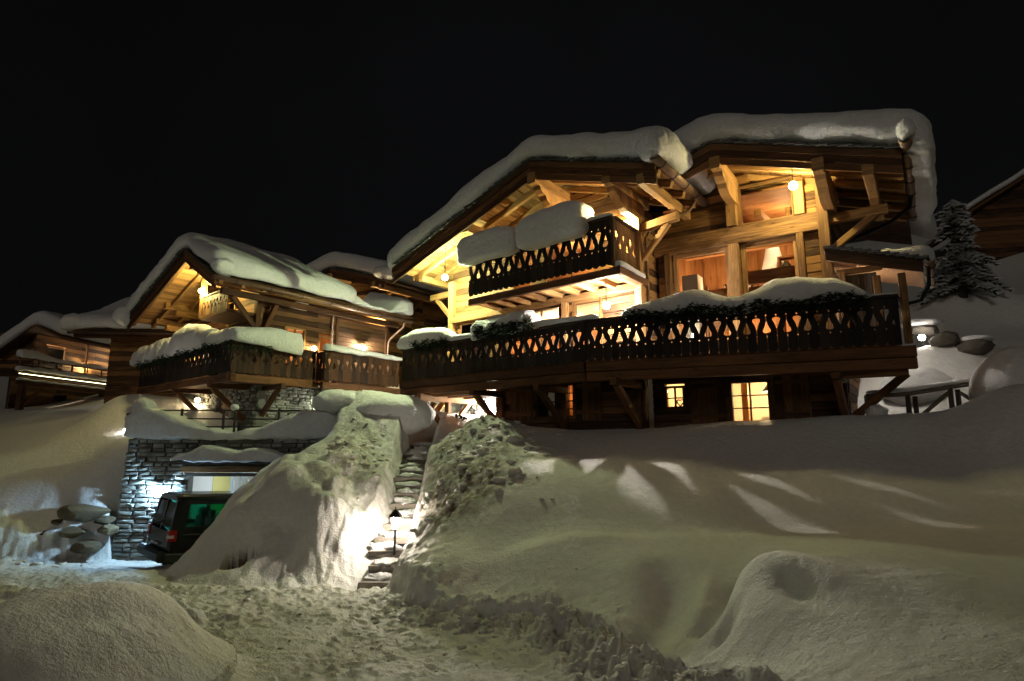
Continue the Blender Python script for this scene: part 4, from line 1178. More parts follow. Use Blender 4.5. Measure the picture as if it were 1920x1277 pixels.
rail_snow("snow ridge on the upper balcony's sill beam", M.P(.95, -.02, 0), M.P(.95, 1.5, 0), -M.U, 4.21, [(0, .12, .02), (1, .10, .02)], .26, nd=(20, 6, 4), amp=.02)
rail_snow("long wavy snow bank on the deck rail below the glazed gable", D.P(-5.75, 0, 0), D.P(-.42, 0, 0), nAB, 2.985,
          [(0, .08, .02), (.06, .20, .05), (.2, .34, .08), (.32, .44, .12), (.40, .36, .16), (.46, .26, .30), (.52, .22, .36), (.58, .30, .22), (.66, .46, .12), (.76, .46, .10), (.88, .38, .06), (.95, .20, .03), (1, .04, 0)],
          .55, nd=(110, 12, 9), off=.02, amp=.045, seed=4.)
rail_snow("thin snow film at the deck's near corner rail", D.P(-.46, 0, 0), D.P(.05, 0, 0), nAB, 2.99, [(0, .04, 0), (1, .03, 0)], .22, nd=(10, 6, 3), amp=.006)
rail_snow("snow mound on the far end of the deck rail, beside the second chalet", M.P(-7.3, 0, 0), M.P(-4.75, 0, 0), nBC, 2.985, [(0, .12, .1), (.08, .34, .12), (.3, .46, .16), (.6, .44, .12), (.85, .36, .06), (1, .14, 0)], .6, nd=(60, 12, 9), amp=.045, seed=9.)
rail_snow("low snow strip between two mounds on the deck rail", M.P(-4.85, 0, 0), M.P(-3.85, 0, 0), nBC, 2.985, [(0, .14, 0), (1, .12, 0)], .35, nd=(24, 8, 5), amp=.02, seed=19.)
rail_snow("lumpy snow mound over fir sprigs on the deck rail under the upper balcony", M.P(-3.95, 0, 0), M.P(-1.45, 0, 0), nBC, 2.985, [(0, .22, .12), (.12, .38, .16), (.5, .42, .12), (.85, .46, .2), (1, .2, .1)], .6, nd=(60, 12, 9), amp=.085, seed=23.)
rail_snow("smooth low snow on the deck rail in front of the bright lamp", M.P(-1.5, 0, 0), M.P(.35, 0, 0), nBC, 2.985, [(0, .16, 0), (.4, .12, 0), (1, .10, 0)], .34, nd=(40, 8, 5), amp=.02, seed=29.)
c_ = snow_body("roof_snow", SNOW, (26, 18, 6), (1, 1, 1), .4, lambda x, y, z: W.P(.30 + x * .48, 1.45 + y * 1.1, zl(.30 + x * .48) + .10 + (z + 1) * (.09 + .09 * max(0, x + .4)) - .12 * max(0, x - .5)), amp=.03, seed=44.)
tag(c_, "glazed icy snow sliding off the small slated lean-to", "snow", "snow lying on the chalet roofs")

def garland(label, fr, u0, u1, z, vf, n, nrm, spread=.12, parent=None):
    """Fir sprigs hung along a rail: many short needle blades on drooping twigs."""
    mb = MB()
    for _ in range(n):
        t = R.random()
        c = fr.P(u0 + (u1 - u0) * t, vf - R.uniform(0, .12), z + R.uniform(-spread, spread) + .05 * math.sin(t * 23))
        d = Vector((R.uniform(-1, 1), R.uniform(-1, .4), R.uniform(-.9, .5))).normalized()
        ln = R.uniform(.08, .17)
        sd = d.cross(Vector((0, 0, 1))).normalized()
        for k in range(5):
            p = c + d * ln * k / 5
            for s_ in (-1, 1):
                tip = p + d * .045 + sd * s_ * .05 + Vector((0, 0, R.uniform(-.02, .02)))
                w_ = Vector((0, 0, .009))
                i = len(mb.v); mb.v += [p - w_, tip, p + w_]
                mb.face([i, i + 1, i + 2])
    return tag(mb.build("fir_garland", NEEDLE, None, at=fr.P((u0 + u1) / 2, vf, z)), label, "garland", "fir garlands along the rails")
garland("dark fir garland under the wavy snow of the deck rail", D, -5.6, -.5, 2.90, -.27, 900, nAB)
garland("dark fir sprigs under the lumpy snow mound of the deck rail", M, -3.6, -1.5, 3.0, -.30, 480, nBC, .17)
garland("dark fir sprigs under the far snow mound of the deck rail", M, -6.4, -4.8, 2.92, -.28, 240, nBC, .12)
# ------------------------------------------------------------------ the second chalet
sec = thing("chalet", (-10.5, 22.5, 0), "second timber chalet with stone base and corner balcony beside the big one", "chalet", "snow-covered chalets")
lpt = face_pt(L, 1.4)
l_roof, l_z = roof(sec, L, -2.9, 6.92, -9.0, 5.12, .02, 5.42, -.75, 4.9, WOOD_OLD,
    purlins=[(-2.95, 6.38, -.5, 1.8, .24, .30, True), (-6.9, 5.55, .0, 1.8, .24, .26, 2), (-8.2, 5.10, .1, 1.8, .22, .22, 2), (-.75, 5.42, -.6, 8.0, .2, .24, False)],
    rafters=4, slate_n=(20, 9), fascia=.16)
plank_wall(sec, lpt, -8.2, -1.2, 2.3, 6.6, [(-5.2, -4.2, 2.35, 4.3), (-4.6, -3.2, 4.75, 6.1)], .21, lambda u: l_z(u) - .22, WOOD)
plank_wall(sec, side_pt(L, -1.2), 1.5, 7.6, 2.3, 5.1, [(2.55, 3.45, 2.9, 4.35), (4.05, 4.75, 2.35, 4.2)], .2, None, WOOD_OLD)
window(sec, lpt, -5.2, -4.2, 2.35, 4.3, 1, 2, WOOD); window(sec, lpt, -4.6, -3.2, 4.75, 6.1, 2, 2, WOOD_LIGHT)
lsp = side_pt(L, -1.2)
window(sec, lsp, 2.55, 3.45, 2.9, 4.35, 2, 2, WOOD_LIGHT); window(sec, lsp, 4.05, 4.75, 2.35, 4.2, 1, 3, WOOD_LIGHT)
room(sec, lsp, 1.9, 5.4, .2, 2.4, 2.3, 4.6, WOOD_ROOM, WOOD_ROOM)
point(sec, L.P(-2.4, 3.8, 3.7), 120, (1, .70, .38))
room(sec, lpt, -5.6, -3.0, .2, 2.0, 4.6, 6.3, WOOD_ROOM, WOOD_ROOM); point(sec, L.P(-4.0, 2.5, 5.7), 75, (1, .7, .35))
MB().beam(L.P(-.75, -.2, 5.12), L.P(-.75, 7.9, 5.12), .16, .22).build("wall_plate", WOOD_DECK, sec)
for a, b, w, n_, up in (((-1.22, 1.4, 2.3), (-1.22, 1.4, 5.1), .2, "post", L.V), ((-3.62, .3, 4.6), (-3.62, .3, 6.5), .18, "post", L.V), ((-1.0, 1.35, 3.9), (-.75, .2, 5.0), .17, "brace", L.U),
                        ((-1.18, 1.6, 3.9), (-.78, 1.9, 5.0), .17, "brace", L.V), ((-1.22, 7.6, 2.3), (-1.22, 7.6, 5.0), .18, "post", L.V), ((-1.18, 4.9, 2.3), (-1.18, 4.9, 5.0), .14, "post", L.V)):
    MB().beam(L.P(*a), L.P(*b), w, w, up).build(n_, WOOD_LIGHT if n_ == "post" and a[0] < -3 else WOOD_DECK, sec)
st_ = MB(); st_.hexa([L.P((-2.3, .04)[i & 1], (4.92, 8.2)[i >> 1 & 1], (6.0, 5.42)[i & 1] - (.06, 0)[i >> 2 & 1]) for i in range(8)], (2.3, 3.3, .06))
st_.build("roof", WOOD_OLD, sec, "low rear strip of the roof above the side balcony")
def strip(x, y, z):
    v = 6.55 + y * 1.75; u = -1.0 + x * 1.25
    t = .16 + .14 * max(0, -x) + .62 * float(smooth((v - 6.7) / .7)) + .34 * (1 - float(smooth((v - 4.9) / .8)))
    return L.P(u, v, 5.44 + .25 * (-u) + (z + 1) / 2 * t)
tag(snow_body("roof_snow", SNOW, (24, 50, 8), (1, 1, 1), .45, strip, amp=.06, freq=1.0, seed=37.), "thin snow with a square end block on the second chalet's low rear roof", "snow", "snow lying on the chalet roofs")
# small balcony under the gable
gb = MB(); gb.box(L, -3.7, -1.25, .25, 1.4, 4.55, 4.65); gb = gb.build("balcony", WOOD_DECK, sec, "narrow lit balcony under the gable")
nL = Vector((-L.U.y, L.U.x, 0)); nL = nL if nL.dot(L.V) > 0 else -nL
railing(gb, L.P(-3.6, .28, 0), L.P(-1.3, .28, 0), nL, 4.56, WOOD, .82, .15)
MB().beam(L.P(-3.7, .3, 5.42), L.P(-1.25, .3, 5.42), .1, .06).build("handrail", WOOD_LIGHT, gb)

# corner balcony
lb = MB()
lb.box(L, -9.1, .0, .02, 1.4, 2.10, 2.2); lb.box(L, -1.2, .0, 1.4, 3.3, 2.10, 2.2); lb.box(L, -1.2, .62, 3.3, 7.0, 2.02, 2.12)
lb = lb.build("balcony", WOOD_DECK, sec, "corner balcony with snow-topped fretted rail")
for a, b in (((-9.3, .08, 2.10), (.1, .08, 2.10)), ((-.06, -.05, 2.08), (-.06, 3.4, 2.08)), ((.58, 3.2, 2.0), (.58, 7.1, 2.0))):
    MB().beam(L.P(*a), L.P(*b), .18, .26).build("beam", WOOD_DECK, lb)
railing(lb, L.P(-9.1, -.03, 0), L.P(0, -.03, 0), nL, 2.26, WOOD_DARK, 1.02)
nLs = -Vector((L.V.y, -L.V.x, 0)) if Vector((L.V.y, -L.V.x, 0)).dot(L.U) > 0 else Vector((L.V.y, -L.V.x, 0))
railing(lb, L.P(.03, 0, 0), L.P(.03, 3.25, 0), nLs, 2.24, WOOD_MID, 1.02)
railing(lb, L.P(.05, 3.25, 0), L.P(.68, 3.25, 0), nL, 2.2, WOOD_MID, 1.06)
railing(lb, L.P(.68, 3.25, 0), L.P(.68, 6.9, 0), nLs, 2.18, WOOD_MID, 1.08)
for a, b in (((-9.2, 0, 3.31), (.05, 0, 3.31)), ((.0, 0, 3.30), (.0, 3.3, 3.30)), ((.65, 3.2, 3.29), (.65, 7.0, 3.29))):
    MB().beam(L.P(*a), L.P(*b), .15, .06).build("handrail", WOOD_OLD, lb)
for u in (-8.2, -4.9, -1.6):
    MB().beam(L.P(u, -.05, 1.92), L.P(u, 1.4, 1.92), .17, .18).build("joist", WOOD_DECK, lb)
    MB().beam(L.P(u, .1, 1.84), L.P(u, 1.35, .75), .15, .16).build("brace", WOOD_DECK, lb)
for v in (1.7, 4.4):
    MB().beam(L.P(.55, v, 1.88), L.P(-1.2, v, 1.88), .16, .18).build("joist", WOOD_DECK, lb)
    MB().beam(L.P(.2, v, 1.8), L.P(-1.1, v, .8), .15, .16).build("brace", WOOD_DECK, lb)
gutter(sec, L.P(.10, -.85, 5.36), L.P(.10, 8.0, 5.22), .11, COPPER, 7)
MB().tube([L.P(.1, 7.6, 5.1), L.P(.0, 7.6, 4.9), L.P(-.9, 7.6, 4.5), L.P(-1.05, 7.6, 4.3), L.P(-1.05, 7.6, 2.2)], .05, 8).build("downpipe", COPPER, sec)
MB().tube([L.P(-1.08, 4.6, 5.1), L.P(-1.08, 4.6, 2.2)], .045, 8).build("downpipe", COPPER, sec)

def stone_wall(root, pt, s0, s1, z0, z1, openings=(), rows=14, ln=(.28, .62), mat=None, depth=.12, pieces=True, limit=290, core=.3, batter=0.0, name="wall"):
    """Rubble courses: every stone a rough block of its own over a mortar core."""
    core_mb = MB()
    cuts = sorted(set([z0, z1] + [o[2] for o in openings] + [o[3] for o in openings]))
    for a, b in zip(cuts, cuts[1:]):
        if b <= z0 or a >= z1: continue
        m = (a + b) / 2
        cur = s0
        for o in sorted([o for o in openings if o[2] < m < o[3]]) + [(s1, s1, 0, 0)]:
            if o[0] > cur: core_mb.pbox(pt, cur, o[0], depth * .6, depth * .6 + core, a, b)
            cur = max(cur, o[1])
    w = core_mb.build(name, MORTAR, root)
    hs = [R.uniform(.7, 1.3) for _ in range(rows)]
    tot = sum(hs); z = z0
    stones = []
    for h in hs:
        dz = h / tot * (z1 - z0)
        s = s0
        while s < s1 - .05:
            l = min(R.uniform(*ln), s1 - s)
            if s1 - s - l < .12: l = s1 - s
            zm, sm = z + dz / 2, s + l / 2
            e = s + l
            clash = [o for o in openings if o[2] < zm < o[3] and o[0] < e and o[1] > s]
            if clash:
                o = clash[0]
                if o[0] - s > .12: stones.append((s, o[0], z, z + dz))
                s = o[1]; continue
            stones.append((s, e, z, z + dz))
            s = e
        z += dz
    stones.sort(key=lambda q: -(q[1] - q[0]) * (q[3] - q[2]))
    rest = MB()
    for i, (a, b, c, d) in enumerate(stones):
        mb = MB() if (pieces and i < limit) else rest
        g = .006
        j = lambda k=.016: R.uniform(-k, k)
        out = R.uniform(-.035, .02)
        n = len(mb.v)
        bt = lambda zz: batter * (z1 - zz)
        q = [(a + g + j(), c + g + j()), (b - g + j(), c + g + j()), (b - g + j(), d - g + j()), (a + g + j(), d - g + j())]
        mid = [((a + b) / 2 + j(.05), (c + d) / 2 + j(.02))]
        mb.v += [pt(s_, depth * .9, zz) for s_, zz in q]
        mb.v += [pt(s_ + ((a + b) / 2 - s_) * .12, out + R.uniform(0, .02), zz + ((c + d) / 2 - zz) * .16) for s_, zz in q]
        mb.v += [pt(mid[0][0], out - R.uniform(.005, .03), mid[0][1])]
        for k in range(4):
            k2 = (k + 1) % 4
            mb.face([n + k, n + k2, n + 4 + k2, n + 4 + k])
            mb.face([n + 4 + k, n + 4 + k2, n + 8])
        mb.face([n + 3, n + 2, n + 1, n])
        if mb is not rest: mb.build("stone", mat or STONE, w)
    if rest.v:
        tag(rest.build("stone", mat or STONE, w), kind='stuff')
    return w

stone_wall(sec, lpt, -8.2, -.9, .2, 2.0, [(-4.2, -3.1, .2, 1.7)], 15, (.18, .44), limit=190)
stone_wall(sec, side_pt(L, -.95), 1.5, 7.6, .2, 2.0, [(4.8, 5.6, .2, 1.7)], 15, (.18, .44), limit=110)
MB().box(L, -4.2, -3.1, 1.5, 1.56, .2, 1.7).build("door", WOOD_DECK, sec)
MB().pbox(side_pt(L, -.95), 4.8, 5.6, .1, .16, .2, 1.7).build("door", WOOD_DECK, sec)

roof_snow("roof_snow", "deep snow on the second chalet's roof, sagging over its gutter", L, l_z, -2.9, -9.15, .22, -.86, 5.0, .66, SNOW, n=(70, 50, 9), r=.36, amp=.07,
          thick=lambda u, v: (1.08 + .14 * smooth((u + 2) / 2) - .3 * smooth((v - 3.4) / 1.2)), seed=33., droop=.05)
tag(blob("snow_lump", SNOW, L.P(-9.0, -.85, 5.25), (.46, .45, .42), .12, 1.2, 4, 12.), "round snow lump on the second chalet's low far eave", "snow", "snow lumps on gutter ends")
tag(blob("snow_lump", SNOW, L.P(.06, -.5, 5.72), (.34, .52, .3), .16, 1.1, 4, 15.), "blocky snow lump at the front of the second chalet's gutter", "snow", "snow lumps on gutter ends")
rail_snow("small square snow cushion on the far end of the corner balcony's rail", L.P(-9.3, 0, 0), L.P(-7.5, 0, 0), nL, 3.30, [(0, .46, .25), (.5, .56, .3), (1, .46, .3)], .74, nd=(30, 12, 10), amp=.07, seed=51.)
rail_snow("ragged snow cushion in the middle of the corner balcony's front rail", L.P(-7.3, 0, 0), L.P(-5.0, 0, 0), nL, 3.30, [(0, .5, .2), (.4, .62, .25), (1, .58, .2)], .7, nd=(36, 12, 10), amp=.11, seed=53.)
rail_snow("tall rounded snow dome on the corner balcony's front rail", L.P(-4.85, 0, 0), L.P(-1.55, 0, 0), nL, 3.30, [(0, .70, .25), (.3, .86, .25), (.6, .78, .2), (1, .50, .15)], .78, nd=(44, 12, 10), amp=.05, seed=57.)
rail_snow("low snow running to the balcony corner post of the second chalet", L.P(-1.5, 0, 0), L.P(-.05, 0, 0), nL, 3.32, [(0, .40, .1), (.5, .36, .05), (1, .36, 0)], .56, nd=(24, 10, 7), amp=.03, seed=59.)
rail_snow("snow slab bulging over the corner balcony's side rail", L.P(0, -.15, 0), L.P(0, 2.55, 0), nLs, 3.31, [(0, .38, .02), (.4, .48, .2), (.6, .54, .36), (1, .48, .42)], .74, nd=(40, 12, 10), amp=.04, seed=61.)
rail_snow("low snow on the boarded balcony bay next to the side lamp", L.P(.66, 3.2, 0), L.P(.66, 7.0, 0), nLs, 3.30, [(0, .22, .08), (.3, .18, .08), (1, .12, .04)], .46, nd=(44, 10, 6), amp=.035, seed=63.)
garland("dark fir garland along the corner balcony's front rail", L, -8.6, -.4, 3.12, -.26, 420, nL, .12)
garland("dark fir sprigs at the corner of the second chalet's side rail", Fr(*L.P(0, 0, 0).xy, 127, 48), 0, 1.6, 3.1, -.26, 90, nL, .1)

# ------------------------------------------------------------------ garage cut into the slope, terrace above
gar = thing("garage", (-8.2, 18.3, -3.3), "rubble-stone garage with open front and timber lintel below the second chalet", "garage")
gpt = lambda s, d, z: Vector((s, 18.3 + d - .10 * max(0, .0 - z) * 0 + (-.06) * (0 - z) * (1 if s < -9.9 else 0) * 0, z)) if True else None
gpt = face_pt(G, 18.3)
def gpt_b(s, d, z):
    k = max(0.0, min(1.0, (-10.4 - s) / 1.2))
    return Vector((s - .06 * k * max(0, .06 - z), 18.3 + d, z))
stone_wall(gar, gpt_b, -11.6, -4.4, -3.7, .06, [(-9.72, -5.6, -3.7, -.72)], 30, (.2, .55), limit=295)
stone_wall(gar, lambda s, d, z: Vector((-11.55 - .06 * max(0, .06 - z) + d, s, z)), 18.35, 21.5, -2.6, .06, [], 14, (.3, .6), limit=60)
MB().beam((-9.85, 18.27, -.83), (-5.3, 18.27, -.83), .22, .2).build("lintel", WOOD_LIGHT, gar)
MB().beam((-9.75, 18.34, -1.0), (-5.5, 18.34, -1.0), .16, .10).build("door_track", PIPE, gar)
gi = MB(); gi.box(G, -9.8, -5.5, 23.2, 23.3, -3.8, -.7); gi.build("room_wall", YELLOW, gar)
MB().box(G, -9.9, -9.75, 18.62, 19.95, -3.8, -.76).build("room_wall", WHITE, gar, 'white wall panel just inside the opening')
MB().box(G, -9.9, -9.74, 19.96, 21.2, -3.8, -.76).build("room_wall", YELLOW, gar, 'yellow wall panel')
MB().box(G, -9.9, -9.75, 21.21, 23.2, -3.8, -.76).build("room_wall", BLUEW, gar, 'pale blue wall panel')
for k_ in range(3): MB().box(G, -9.74, -9.70, 21.4 + .55 * k_, 21.8 + .55 * k_, -2.2, -1.15).build('notice_board', WHITE, gar)
MB().box(G, -5.55, -5.4, 18.6, 23.2, -3.8, -.7).build("room_wall", WHITE, gar)
MB().box(G, -9.74, -5.56, 18.6, 23.2, -.75, -.65).build("room_ceiling", WHITE, gar)
MB().box(G, -9.9, -5.4, 18.4, 23.3, -3.75, -3.62).build("room_floor", MORTAR, gar)
MB().box(G, -7.6, -5.6, 22.6, 23.1, -3.6, -.9).build("cupboard", BLUEW, gar)
tb = MB().beam((-8.9, 19.9, -.85), (-7.0, 19.9, -.85), .12, .06).build("tube_lamp", emit("tube_glow", (.8, .93, 1.0), 60.0), gar)
MB().box(G, -11.5, -4.45, 18.75, 23.5, -.6, .12).build('roof', SNOW, gar)
# canopy ledge with snow above the opening
MB().box(G, -9.95, -5.4, 17.75, 18.32, -.68, -.58).build("ledge", SLATE, gar)
o = snow_body("ledge_snow", SNOW, (70, 10, 8), (1, 1, 1), .5, lambda x, y, z: Vector((-7.9 + x * 2.1, 17.98 + y * .34, -.56 + (z + 1) * (.10 + .07 * math.sin(x * 6 + 1) * math.sin(x * 2.3) + .05 * (abs(x) < .95)) - .08 * max(0, -y) * (z < 0))), amp=.045, freq=2.2, seed=71.)
tag(o, "lumpy strip of snow on the ledge over the garage opening", "snow")

# terrace snow and its rail
def terr(x, y, z):
    X = -8.45 + x * 3.3
    top = np.interp(X, [-11.7, -11.2, -10.6, -9.9, -9.2, -8.4, -7.6, -7.0, -6.2, -5.4, -5.1], [.75, 1.0, .85, .55, .30, .20, .34, .62, .82, .95, .98])
    return Vector((X, 18.62 + y * .55, .06 + (z + 1) / 2 * top - .05 * max(0, -y) * (z < -.5)))
o = snow_body("terrace_snow", SNOW, (80, 12, 12), (1, 1, 1), .42, terr, amp=.06, freq=1.8, seed=81.)
tag(o, "blue-grey snow wall drifted along the terrace edge above the garage", "snow")
rl = thing("terrace_rail", (-8.5, 18.9, .3), "dark three-bar pipe rail half buried in the terrace snow", "railing")
for z in (.42, .66, .92):
    MB().tube([(-11.6, 18.5, z), (-9.9, 18.55, z + .01), (-5.9, 18.6, z - .01)], .026, 6).build("rail", PIPE, rl)
for x in (-11.55, -10.2, -8.9, -8.55, -7.2, -5.95):
    MB().beam((x, 18.58, 0), (x, 18.58, .98), .07, .07, (0, 1, 0)).build("post", PIPE, rl)
for k in range(3):
    MB().beam((-11.75, 18.35, .25 + k * .27), (-11.3, 18.95, .25 + k * .27), .06, .08).build("rail", PIPE, rl)
tag(blob("snow_lump", SNOW, (-11.35, 18.5, 1.02), (.34, .3, .3), .2, 1.4, 3, 17.), "snow cap on the terrace rail's corner post above the garage", "snow", "snow lumps on the terrace")
tag(blob("snow_lump", SNOW, (-8.6, 18.6, 1.02), (.13, .13, .11), .15, 1.4, 3, 18.), "small snow ball on a middle post of the terrace rail", "snow", "snow lumps on the terrace")
tag(blob("snow_lump", SNOW, (-5.35, 18.25, 1.18), (.72, .55, .36), .14, 1.2, 4, 19.), "big smooth snow cap jutting over the terrace corner by the steps", "snow", "snow lumps on the terrace")

# ------------------------------------------------------------------ dark van backed towards us
van = thing("van", (-8.05, 15.0, -3.25), "black panel van with tinted windows parked nose towards the garage", "van")
VA = math.radians(44); VX = Vector((math.cos(VA), math.sin(VA), -.055)).normalized(); VY = Vector((-math.sin(VA), math.cos(VA), 0)); VZ = VX.cross(VY)
V0 = Vector((-8.78, 15.35, -3.27)) + VY * .45   # rear bumper centre on the road
def vp(x, y, z): return V0 + VX * x + VY * y + VZ * z
def vring(st):
    """st: (x, half width at sill, at belt, at roof, z sill, z belt, z roof)"""
    x, ws, wb, wr, zs_, zb, zr_, lean = st
    return [(x, -ws, zs_), (x, -wb, zs_ + .25), (x, -wb, zb)], (x + lean, -wr, zr_ - .10), (x + lean, -wr + .16, zr_)
hull = MB()
def loft(rings):
    n = len(hull.v); m = len(rings[0])
    for r_ in rings: hull.v += [vp(*p) for p in r_]
    for i in range(len(rings) - 1):
        for k in range(m):
            j = (k + 1) % m
            hull.face([n + i * m + k, n + i * m + j, n + (i + 1) * m + j, n + (i + 1) * m + k], None, False)
    hull.face([n + k for k in range(m)]); hull.face([n + (len(rings) - 1) * m + k for k in reversed(range(m))])
def lower(x, w, zt, zs_=.34):
    return [(x, -w + .06, zs_), (x, -w, zs_ + .12), (x, -w, zs_ + .4), (x, -w + .015, zt), (x, w - .015, zt), (x, w, zs_ + .4), (x, w, zs_ + .12), (x, w - .06, zs_)]
loft([lower(.10, .86, 1.08), lower(.16, .92, 1.10), lower(.5, .95, 1.12), lower(3.6, .95, 1.12), lower(4.1, .93, 1.08), lower(4.75, .84, .98), lower(4.9, .7, .85)])
def upper(x, w, z): return [(x, -w, z), (x, -w + .05, z + .07), (x, -w + .22, z + .125), (x, w - .22, z + .125), (x, w - .05, z + .07), (x, w, z)]
loft([upper(.22, .76, 1.80), upper(.34, .80, 1.83), upper(1.6, .82, 1.845), upper(3.0, .80, 1.82), upper(3.45, .74, 1.75)])
for sgn in (-1, 1):
    for xa, xb in ((.13, .42), (1.42, 1.52), (2.5, 2.62), (3.45, 3.55)):
        c = []
        for i in range(8):
            x = (xa, xb)[i & 1]; y = (.94, .87)[i >> 1 & 1]; up_ = i >> 2 & 1
            c.append(vp(x + (.10 if (up_ and xa < 1) else 0), sgn * (y - .13 * up_), (1.11, 1.83)[up_]))
        hull.hexa(c, (.1, .06, .7))
    c = [vp((.42, 3.5)[i & 1], sgn * ((.94, .88)[i >> 1 & 1] - .11), (1.72, 1.83)[i >> 2 & 1]) for i in range(8)]
    hull.hexa(c, (3, .06, .1))
    c = [vp((.42, 3.5)[i & 1], sgn * (.945, .885)[i >> 1 & 1], (1.10, 1.2)[i >> 2 & 1]) for i in range(8)]
    hull.hexa(c, (3, .06, .1))
for (ya, yb) in ((-.9, -.78), (.78, .9), (-.04, .04)):
    c = [vp((.12, .20)[i & 1] + .10 * (i >> 2 & 1), (ya, yb)[i >> 1 & 1] * (.9 if i >> 2 & 1 else 1), (1.08, 1.84)[i >> 2 & 1]) for i in range(8)]
    hull.hexa(c, (.08, .1, .7))
body = hull.build("body", PAINT, van)
def panel(x0, x1, y, z0, z1, mat, name, par=body, lean=.13, thick=.012):
    mb = MB(); sg = 1 if y > 0 else -1
    c = [vp((x0, x1)[i & 1], y - sg * (lean * (i >> 2 & 1) * (z1 - z0) / .7) - sg * thick * (1 - (i >> 1 & 1)), (z0, z1)[i >> 2 & 1]) for i in range(8)]
    mb.hexa(c, (x1 - x0, thick, z1 - z0)); return mb.build(name, mat, par)
for sgn in (-1, 1):
    panel(.46, 1.42, sgn * .915, 1.19, 1.76, TINT, "window"); panel(1.52, 2.5, sgn * .915, 1.19, 1.76, TINT, "window"); panel(2.62, 3.45, sgn * .915, 1.19, 1.76, TINT, "window")
for ya, yb in ((-.77, -.05), (.05, .77)):
    mb = MB(); c = [vp(.135 + .10 * (i >> 2 & 1) + .012 * (i & 1), (ya, yb)[i >> 1 & 1] * (.93 if i >> 2 & 1 else 1), (1.16, 1.76)[i >> 2 & 1]) for i in range(8)]
    mb.hexa(c, (.01, .7, .6)); mb.build("window", TINT, body)
for sgn in (-1, 1):
    mb = MB(); c = [vp((.075, .26)[i & 1], sgn * (.80, .955)[i >> 1 & 1], (.86, 1.12)[i >> 2 & 1]) for i in range(8)]
    mb.hexa(c, (.18, .15, .3)); tl = mb.build("tail_light", RED, body)
    mb = MB(); c = [vp((.070, .2)[i & 1], sgn * (.82, .958)[i >> 1 & 1], (.93, 1.0)[i >> 2 & 1]) for i in range(8)]
    mb.hexa(c, (.18, .15, .1)); mb.build("reversing_lens", LENSW, tl)
bp_ = MB(); n0 = 0
bp_.beam(vp(.0, -.93, .50), vp(.0, .93, .50), .22, .26, VZ, .06); bp_.beam(vp(.05, -.93, .48), vp(.7, -.95, .46), .08, .2, VZ, .03); bp_.build("bumper", PLASTIC, body)
MB().beam(vp(.05, -.3, .74), vp(.05, .3, .74), .04, .06, VZ).build("tailgate_handle", CHROME, body)
MB().beam(vp(.10, .4, 1.19), vp(.13, -.1, 1.30), .03, .03, VZ).build("wiper", PLASTIC, body)
for xx in (1.47, 2.56): MB().beam(vp(xx, -.957, .5), vp(xx, -.957, 1.1), .012, .012, VX).build("door_seam", RUBBER, body)
MB().beam(vp(.4, -.955, 1.0), vp(2.5, -.955, 1.0), .02, .025, VZ).build("slide_rail", PLASTIC, body)
MB().beam(vp(2.66, -.965, .95), vp(2.86, -.965, .95), .03, .035, VZ).build("handle", PLASTIC, body)
for x_ in (.75, 3.75):
    for sgn in (-1, 1):
        y0_, y1_ = sgn * .74, sgn * .955
        wl_ = MB(); seg = 20
        prof = [(.20, y1_ - sgn * .03), (.33, y1_), (.345, y1_ - sgn * .05), (.345, y0_ + sgn * .04), (.33, y0_), (.20, y0_)]
        for r_, yy in prof: wl_.v += [vp(x_ + r_ * math.cos(2 * math.pi * k / seg), yy, .33 + r_ * math.sin(2 * math.pi * k / seg)) for k in range(seg)]
        for i in range(len(prof) - 1):
            for k in range(seg):
                j = (k + 1) % seg; wl_.face([i * seg + k, i * seg + j, (i + 1) * seg + j, (i + 1) * seg + k], None, True)
        t_ = wl_.build("wheel", RUBBER, van)
        rm = MB(); rm.tube([vp(x_, y1_ - sgn * .09, .33), vp(x_, y1_ - sgn * .035, .33)], .205, 16); rm.build("rim", ALLOY, t_)
for x_ in (1.1, 2.1, 2.95):
    for yy in (-.45, .3):
        mb = MB(); c = [vp((x_, x_ + .14)[i & 1], (yy - .24, yy + .24)[i >> 1 & 1], (.6, 1.34)[i >> 2 & 1]) for i in range(8)]
        mb.hexa(c, (.14, .48, .8)); s_ = mb.build("seat", SEATC, body)
        mb = MB(); c = [vp((x_ + .02, x_ + .12)[i & 1], (yy - .12, yy + .12)[i >> 1 & 1], (1.36, 1.55)[i >> 2 & 1]) for i in range(8)]
        mb.hexa(c, (.1, .24, .2)); mb.build("headrest", SEATC, s_)

